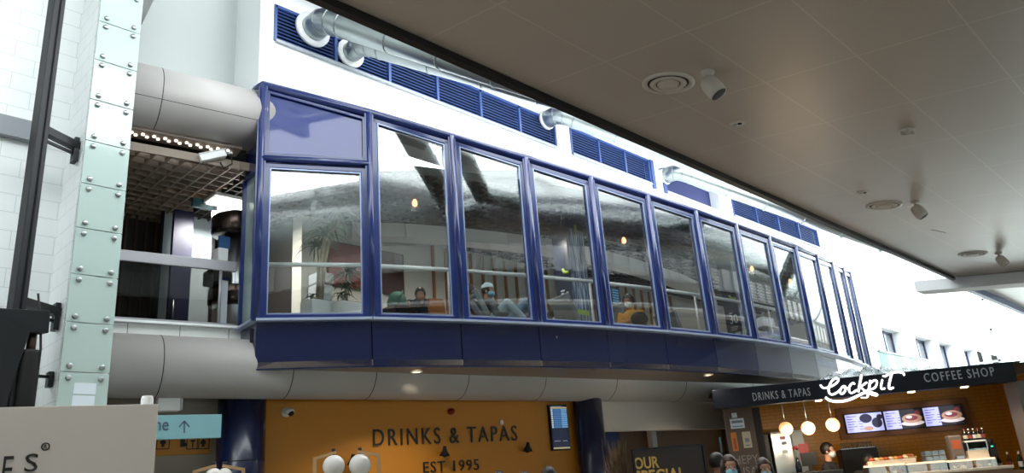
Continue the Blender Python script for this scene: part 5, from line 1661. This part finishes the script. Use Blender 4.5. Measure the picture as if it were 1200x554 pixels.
b = MB(); kbox(b, s5 - .03, s5 + .03, 1.22, 1.26, zc, zc + .12); kbox(b, s5 - .09, s5 + .09, 1.17, 1.32, zc, zc + .015); b.build('stand', M_BLACK, r)
for k, (px, lab) in enumerate(((1005, 'red takeaway cup beside the second barista'), (1011, 'white takeaway cup beside the second barista'))):
    s = kl(px, 550, .8)[0]; z = CT
    o = MB().lathe([(.0, .0), (.03, .0), (.042, .12), (.045, .12), (.045, .13), (.0, .135)], K(s, .8, CT - .1), n=16).build('takeaway_cup', (mat('red_cup', '#a8403a', .5), M_WHITE)[k])
    tag(o, lab, 'cup', 'takeaway cups by the counter')
b = MB(); kbox(b, kl(985, 550, .8)[0], s_ if False else kl(1017, 550, .8)[0], .65, 1.0, 0, CT - .1)
tag(b.build('till_counter', M_BLACK, bevel=.01), 'low black counter in front of the second barista', 'counter')
# clear wrapping heaped on the kiosk roof
s0 = kl(962, 438)[0]; s1 = kl(1110, 428)[0]
b = MB(); rnd = random.Random(11)
n_ = 46
rows = []
for j in range(7):
    row = []
    for k in range(n_ + 1):
        s = s0 + (s1 - s0) * k / n_
        env = math.sin(PI * min(1, k / n_ * 1.0)) ** .5 if 0 < k < n_ else 0
        hgt = (math.sin(PI * j / 6)) * (.05 + .17 * env * (.55 + .45 * math.sin(k * .9 + j)) ) * (1 if k < n_ * .55 else .6) + rnd.uniform(-.006, .006)
        row.append(K(s, .1 + .4 * j / 6, zT + .005 + max(0, hgt)))
    rows.append(row)
vs = [p for row in rows for p in row]; fs = []
for j in range(6):
    for k in range(n_):
        fs.append((j * (n_ + 1) + k, j * (n_ + 1) + k + 1, (j + 1) * (n_ + 1) + k + 1, (j + 1) * (n_ + 1) + k))
b.add(vs, fs, True)
o = b.build('plastic_wrap', glass_mat('crumpled_plastic', '#d3dadc', 1.0, .15, 1.5, .3, '#83898c'))
tag(o, 'crumpled clear plastic sheeting lying on top of the dark shop sign', 'plastic sheet')
kbox_ = MB(); kbox(kbox_, sL, sR + .2, 0.02, DB + .1, zT, zT + .004)
struct(kbox_.build('roof_kiosk', M_SIGN))
# bright patterned banner behind the roof, and the glazed round end
s0, z1_ = kl(1036, 416, 3.2); s1, z0_ = kl(1092, 430, 3.2)
# ------------------------------------------------------------------ glass screen at the far end of the blue box
a = at_y(1006, 350, 23.6); c = at_y(1030, 350, 23.6)
r = empty('glass_screen', (a.x, 23.6, Z0), 0, 'curved clear glass screen standing at the far end of the blue box', 'glass screen')
b = MB(); n_ = 10; base = []
x0, x1 = a.x, at_y(1030, 400, 23.6).x
for k in range(n_ + 1):
    t = k / n_; base.append(V((x0 + (x1 - x0) * t, 22.6 - 1.0 * math.sin(PI * .5 * t) * .6, 0)))
zt3 = at_y(1008, 345, 23).z
for q0, q1 in zip(base, base[1:]): b.quad(up(q0, Z0), up(q1, Z0), up(q1, zt3), up(q0, zt3))
b.build('pane', glass_mat('pale_screen_glass', '#e3ecec', 1.4, 0.0, 1.5, .15, '#c9d3d6'), r)
b = MB()
for k in (0, 5, 10): b.tube([up(base[k], Z0), up(base[k], zt3)], .03, 8)
b.build('post', MATS['pale_grey_enamel'], r)
b = MB()
for z in (Z0 + .05, (Z0 + zt3) / 2, zt3): b.tube([up(q, z) for q in base], .02, 6)
b.build('rail', MATS['pale_grey_enamel'], r)
# glass balustrade with coloured film beyond the kiosk
a = at_x(1030, 412, -8.6); c = at_x(1095, 424, -8.6)
r = empty('film_balustrade', (-8.6, (a.y + c.y) / 2, 3.0), 0, 'low glass balustrade with green and teal film under the far wall windows', 'balustrade')
za = a.z
ns = 8
for k in range(ns):
    y0_, y1_ = a.y + (c.y - a.y) * k / ns, a.y + (c.y - a.y) * (k + 1) / ns
    MB().span((-8.62, y0_, 3.0), (-8.6, y1_, za)).build('film_panel', mat('film_%d' % (k % 4), ('#7fb7ad', '#a9c4c9', '#8fae8a', '#c9d2cf')[k % 4], .3), r)
MB().span((-8.65, a.y, za), (-8.57, c.y, za + .05)).build('top_rail', M_STEEL, r)
MB().span((-9.4, a.y, 2.9), (-8.5, c.y, 3.0)).build('walkway', M_WHITE, r)
# ------------------------------------------------------------------ people
M_SKIN = mat('skin', '#c08e72', .55, var=.05, scale=12)
M_HAIR = {'black': mat('black_hair', '#17120f', .5), 'brown': mat('brown_hair', '#3a2618', .5)}
M_CLOTH = {k: mat('cloth_' + k, h, .85, var=.06, scale=18) for k, h in dict(black='#191a1d', navy='#232b3d', jeans='#7f98ad', palejeans='#a9bcc4', grey='#5c5f66', white='#cfcfcc', amber='#b9842c', brown='#57422f').items()}
M_MASK = mat('blue_face_mask', '#8cc4d8', .8); M_MASKW = mat('white_face_mask', '#d8dcde', .8)
M_SHOE = mat('dark_shoe', '#1c1b1b', .6)
M_EYE = mat('eye_white', '#e6e2dc', .3); M_PUPIL = mat('dark_iris', '#1e1410', .2); M_LIP = mat('lip', '#9b5c50', .5)

def capsule(b, p, q, r0, r1, n=12):
    p, q = V(p), V(q)
    L = (q - p).length
    if L > 1e-5: b.tube([p, q], [r0, r1], n, True, True)
    b.ball(p, r0, n, 8); b.ball(q, r1, n, 8)
def chain(b, pts, rs):
    for i in range(len(pts) - 1): capsule(b, pts[i], pts[i + 1], rs[i], rs[i + 1])
def fuse(b, name, m_, parent, voxel=.012, smooth=4):
    """melt overlapping pieces into one continuous skin"""
    me = bpy.data.meshes.new(name)
    me.from_pydata([tuple(p) for p in b.v], [], b.f)
    t = bpy.data.objects.new(name, me); C.objects.link(t)
    md = t.modifiers.new('r', 'REMESH'); md.mode = 'VOXEL'; md.voxel_size = voxel; md.use_smooth_shade = True
    if smooth:
        s_ = t.modifiers.new('s', 'SMOOTH'); s_.iterations = smooth; s_.factor = .5
    dg = bpy.context.evaluated_depsgraph_get()
    me2 = bpy.data.meshes.new_from_object(t.evaluated_get(dg))
    bpy.data.objects.remove(t); bpy.data.meshes.remove(me)
    me2.name = name
    for p in me2.polygons: p.use_smooth = True
    me2.materials.clear(); me2.materials.append(m_)
    o = bpy.data.objects.new(name, me2); C.objects.link(o); o.parent = parent
    return o

STAND = dict(pel=(0, 0, .92), spine=(.0, 0, 1.12), chest=(.0, 0, 1.32), neck=(-.01, 0, 1.47), head=(.02, 0, 1.63),
             sh=(0, .175, 1.39), el=(-.03, .215, 1.11), wr=(.06, .215, .87), hip=(0, .09, .90), kn=(.01, .095, .49), an=(-.03, .1, .08), toe=(.15, .12, .03))
def person(label, loc, rz, pose=None, top='black', legs='navy', hair='black', long_hair=False, mask=None, turn=0.0, nod=0.0, cap=None, height=1.72, group=None, phones=False, sides=None, hair_bun=False):
    J = dict(STAND)
    if pose: J.update(pose)
    J = {k: V(v) for k, v in J.items()}
    sides = sides or {}
    def S(k, sd):
        if (k, sd) in sides: return V(sides[(k, sd)])
        v = J[k]; return V((v.x, v.y * sd, v.z))
    r = empty('person', loc, rz, label, 'person', group)
    sc = height / 1.75; r.scale = (sc, sc, sc)
    HR = Matrix.Rotation(turn, 3, 'Z') @ Matrix.Rotation(nod, 3, 'Y')
    hc = J['head']
    H = lambda x, y, z: hc + HR @ V((x, y, z))
    # body, head, hands: one surface
    b = MB()
    chain(b, [J['pel'], J['spine'], J['chest']], [.125, .115, .125])
    for sd in (-1, 1):
        capsule(b, J['chest'] + V((0, .06 * sd, 0)), S('sh', sd), .09, .055)
        capsule(b, J['pel'], S('hip', sd), .11, .095)
        chain(b, [S('sh', sd), S('el', sd), S('wr', sd)], [.05, .04, .027])
        chain(b, [S('hip', sd), S('kn', sd), S('an', sd)], [.088, .055, .037])
        capsule(b, S('an', sd) - V((.02, 0, .02)), S('toe', sd), .04, .028)
        wv, ev = S('wr', sd), S('el', sd)
        d = (wv - ev).normalized(); side = V((1, 0, 0)) if abs(d.x) < .8 else V((0, 0, 1))
        side = (side - d * side.dot(d)).normalized(); pn = d.cross(side).normalized() * sd
        pc = wv + d * .05
        for t in (-1, 0, 1): capsule(b, wv + side * .012 * t, wv + d * .085 + side * .024 * t, .016, .014, 8)
        for t, L in ((-1.5, .055), (-.5, .072), (.5, .078), (1.5, .068)):
            k0 = wv + d * .088 + side * .018 * t; k1 = k0 + d * L * .55 + pn * .01; k2 = k1 + d * L * .42 + pn * .024
            chain(b, [k0, k1, k2], [.0105, .0095, .008])
        t0 = wv + d * .03 + side * .028; t1 = t0 + d * .035 + side * .03 + pn * .01; t2 = t1 + d * .03 + side * .008 + pn * .014
        chain(b, [t0, t1, t2], [.014, .012, .009])
    capsule(b, J['neck'] - V((0, 0, .05)), hc + V((-.015, 0, -.05)), .058, .05)
    b.ball(hc + HR @ V((-.012, 0, .03)), (.098, .076, .105), 20, 14, HR)
    b.ball(H(.012, 0, -.035), (.072, .058, .075), 18, 12, HR)
    b.ball(H(.045, 0, -.085), (.032, .034, .026), 14, 10, HR)
    capsule(b, H(.082, 0, .02), H(.105, 0, -.022), .011, .016, 10)
    for sd in (-1, 1):
        b.ball(H(.0, .074 * sd, -.005), (.02, .012, .034), 12, 8, HR)
        b.ball(H(.062, .034 * sd, -.025), (.024, .022, .02), 10, 8, HR)
    b.ball(H(.076, 0, .048), (.02, .05, .014), 12, 8, HR)
    fuse(b, 'body', M_SKIN, r, .009, 3)
    b = MB()
    for sd in (-1, 1): b.ball(H(.077, .032 * sd, .012), (.0105, .014, .0065), 10, 8, HR)
    b.build('eyes', M_EYE, r, True)
    b = MB()
    for sd in (-1, 1): b.ball(H(.0855, .032 * sd, .012), (.0035, .0075, .006), 8, 6, HR)
    b.build('pupils', M_PUPIL, r, True)
    if mask is None:
        b = MB().ball(H(.083, 0, -.055), (.01, .026, .009), 12, 8, HR); b.build('lips', M_LIP, r, True)
    else:
        b = MB()
        b.ball(H(.045, 0, -.048), (.066, .066, .056), 20, 12, HR)
        mo = fuse(b, 'face_mask', mask, r, .008, 2)
        b = MB()
        for sd in (-1, 1): b.tube([H(.05, .066 * sd, -.03), H(.0, .082 * sd, -.01)], .003, 6)
        b.build('mask_loop', mask, r, True)
    # hair: a cap over the skull, cut clear of the face
    hm = M_HAIR[hair]
    b = MB()
    vs = []; n, m_ = 28, 16
    def hair_ball(b, cc, rad, zmin):
        full = MB().ball((0, 0, 0), rad, 28, 18)
        keep = []
        for f in full.f:
            c = sum((full.v[i] for i in f), V((0, 0, 0))) / len(f)
            q = c + cc
            if q.x > .052 and q.z < .072: continue
            if q.z < zmin: continue
            keep.append(f)
        b.add([H(*(p + cc)) for p in full.v], keep, True)
    hair_ball(b, V((-.016, 0, .036)), (.108, .087, .115), -.05 if long_hair else -.035)
    hair_ball(b, V((-.016, 0, .036)), (.1, .08, .106), -.05 if long_hair else -.035)
    if long_hair:
        for sd in (-1, 1):
            chain(b, [H(.0, .07 * sd, .06), H(.01, .088 * sd, -.04), H(-.01, .092 * sd, -.17), H(.0, .085 * sd, -.27)], [.03, .03, .03, .015])
        chain(b, [H(-.08, 0, .05), H(-.085, 0, -.08), H(-.08, 0, -.24)], [.06, .065, .03])
    if hair_bun: b.ball(H(-.11, 0, .06), .045)
    b.build('hair', hm, r, True)
    if cap is not None:
        b = MB(); full = MB().ball((0, 0, 0), (.118, .098, .122), 28, 18); keep = [f for f in full.f if sum(full.v[i].z for i in f) / len(f) > .02]
        b.add([H(*(p + V((-.012, 0, .034)))) for p in full.v], keep, True)
        b.build('cap', cap, r, True)
    if phones:
        b = MB()
        b.tube([H(-.01, .1 * math.cos(t), .03 + .115 * math.sin(t)) for t in [PI * k / 14 for k in range(15)]], .009, 8); b.build('headphone_band', M_MATTE, r, True)
        for sd in (-1, 1): MB().ball(H(0, .096 * sd, .0), (.035, .02, .042), 14, 10, HR).build('ear_cup', M_MATTE, r, True)
    # clothes
    b = MB()
    hem = J['pel'] + (J['spine'] - J['pel']) * .05
    chain(b, [hem, J['spine'], J['chest']], [.15, .14, .15])
    for sd in (-1, 1):
        capsule(b, J['chest'] + V((0, .07 * sd, .0)), S('sh', sd), .108, .074)
        chain(b, [S('sh', sd), S('el', sd), S('wr', sd) + (S('el', sd) - S('wr', sd)) * .12], [.07, .058, .042])
        capsule(b, hem, hem + V((0, .06 * sd, 0)), .14, .125)
    capsule(b, J['chest'], J['neck'] - V((0, 0, .035)), .12, .072)
    fuse(b, 'jacket', M_CLOTH[top], r, .014, 4)
    b = MB()
    for sd in (-1, 1):
        capsule(b, J['pel'], S('hip', sd), .135, .118)
        chain(b, [S('hip', sd), S('kn', sd), S('an', sd) + (S('kn', sd) - S('an', sd)) * .08], [.112, .076, .06])
    fuse(b, 'trousers', M_CLOTH[legs], r, .014, 4)
    for sd in (-1, 1):
        b = MB(); a, t = S('an', sd), S('toe', sd)
        capsule(b, a - V((.03, 0, .025)), t, .052, .042); capsule(b, a, a + (S('kn', sd) - a) * .1, .05, .055)
        fuse(b, 'shoe', M_SHOE, r, .012, 2)
    return r
def face_to(p, q=(0, 0)): return math.atan2(q[1] - p[1], q[0] - p[0])

# two women with pale blue masks at the timber pillar
for px, py, top, lab, rr, tw in ((853, 532.5, 'brown', 'woman in pale blue mask standing left, in front of the timber pillar', 9.6, .25), (893, 536, 'black', 'woman in pale blue mask standing right, in front of the dark cafe post', 9.9, .35)):
    p = at_r(px, py, rr)
    person(lab, (p.x, p.y, 0), face_to(p), top=top, legs='navy', hair='brown', long_hair=True, mask=M_MASK, turn=tw, height=p.z * 1.75 / 1.775, group=None)
p = at_r(838, 530, 11.2)
person('dark haired person in black turned away, behind the woman at the timber pillar', (p.x, p.y, 0), face_to(p) + 2.2, top='black', hair='black', height=p.z * 1.75 / 1.775)
# staff
s, z = kl(967, 518, 1.45); q = K(s, 1.45, 0)
person('barista in black shirt and pale mask seen side on before the fridge', (q.x, q.y, 0), KA - .5, top='black', legs='black', hair='black', mask=M_MASKW, height=z * 1.75 / 1.775, pose=dict(el=(.06, .22, 1.13), wr=(.28, .17, 1.05)))
s, z = kl(995, 533, 1.3); q = K(s, 1.3, 0)
person('second barista bending over the low counter, in black with a white apron front', (q.x, q.y, 0), KA + .1 - PI / 2 + .9, top='black', legs='black', hair='black', mask=M_MASKW, nod=.5, height=z * 1.75 / 1.66,
       pose=dict(chest=(.12, 0, 1.26), neck=(.22, 0, 1.38), head=(.3, 0, 1.5), sh=(.13, .175, 1.3), el=(.2, .23, 1.05), wr=(.4, .15, 1.02), spine=(.03, 0, 1.1)))
# three heads below the lettering
for px, py, rr, hr, lab in ((584, 551.5, 10.8, 'black', 'leftmost of three people whose dark heads just show under the mustard wall lettering'), (614, 551.8, 11.2, 'brown', 'middle of three people whose dark heads just show under the mustard wall lettering'), (642, 546, 10.6, 'black', 'rightmost of three people whose dark heads just show, nearest the departures screen')):
    p = at_r(px, py, rr)
    person(lab, (p.x, p.y, 0), face_to(p) + 2.6, top='navy', hair=hr, height=p.z * 1.75 / 1.775)

# upstairs: two people lying back in the lounge chairs
RECL = dict(pel=(-.02, 0, .56), spine=(-.1, 0, .74), chest=(-.17, 0, .92), neck=(-.24, 0, 1.07), head=(-.2, 0, 1.21), sh=(-.17, .175, .99), el=(-.05, .24, .76), wr=(.12, .12, .76),
            hip=(.03, .09, .58), kn=(.4, .1, .95), an=(.68, .1, .62), toe=(.8, .12, .74))
person('person lying back in dark top and pale jeans, head by the third window upright', (LG[0].x, LG[0].y, FZ), LRZ, pose=RECL, top='grey', legs='palejeans', hair='brown', mask=M_MASK, turn=.5)
person('person lying back in grey top and blue jeans wearing a pale cap', (LG[1].x, LG[1].y, FZ), LRZ, pose=RECL, top='grey', legs='jeans', hair='black', cap=mat('pale_patterned_cap', '#b7cfd6', .8, var=.3, scale=40), mask=M_MASK, turn=-.4)
# seated person with headphones
p = at_z(739, 346, FZ + 1.3)
SIT = dict(pel=(0, 0, .52), spine=(-.01, 0, .72), chest=(.0, 0, .92), neck=(.01, 0, 1.07), head=(.05, 0, 1.2), sh=(0, .175, .99), el=(.06, .24, .73), wr=(.28, .12, .76),
           hip=(.05, .09, .52), kn=(.46, .11, .52), an=(.46, .11, .09), toe=(.62, .13, .04))
person('seated person with headphones and white mask, amber shirt, in the fifth window', (p.x - .05, p.y, FZ), -PI / 2 + .35, pose=SIT, top='amber', legs='black', hair='black', mask=M_MASKW, phones=True, nod=.25)
b = MB()
q = V((p.x - .05, p.y, FZ)); a_ = -PI / 2 + .35
r = empty('cafe_stool', q, a_, 'dark seat under the person with headphones', 'seat')
MB().box((0, 0, .4), (.42, .44, .06)).build('seat', M_BLACK, r, True, bevel=.02)
for x in (-.17, .17):
    for y in (-.17, .17): MB().tube([(x, y, 0), (x, y, .38)], .016, 8).build('leg', M_STEEL, r, True)
q2 = q + V((math.cos(a_ + .6), math.sin(a_ + .6), 0)) * .42
tag(MB().ball((q2.x, q2.y, FZ + .78), (.14, .17, .13), 18, 12).build('black_bag', M_CLOTH['black']), 'black bag on the lap of the person with headphones', 'bag')
# person slumped over the timber booth
a, c = BOOTH
p = (a + c) / 2
person('person in navy top slumped on the orange timber booth, face hidden', (p.x - .38, p.y - .0, FZ), PI * .78, top='navy', legs='black', hair='black', nod=.9,
       pose=dict(pel=(0, 0, .6), spine=(.05, 0, .78), chest=(.0, 0, .93), neck=(-.08, 0, 1.0), head=(-.16, 0, 1.06), sh=(-.02, .175, .97), el=(.1, .26, .84), wr=(-.08, .2, .9), hip=(.03, .09, .6), kn=(.4, .1, .56), an=(.4, .1, .1), toe=(.55, .12, .04)))
# far small figure in the ninth window
p = at_x(937, 386, -8.4)
person('distant dark haired person behind the low white counter', (p.x - .3, p.y, FZ), face_to(p), pose=SIT, top='white', legs='black', hair='black', height=1.6)
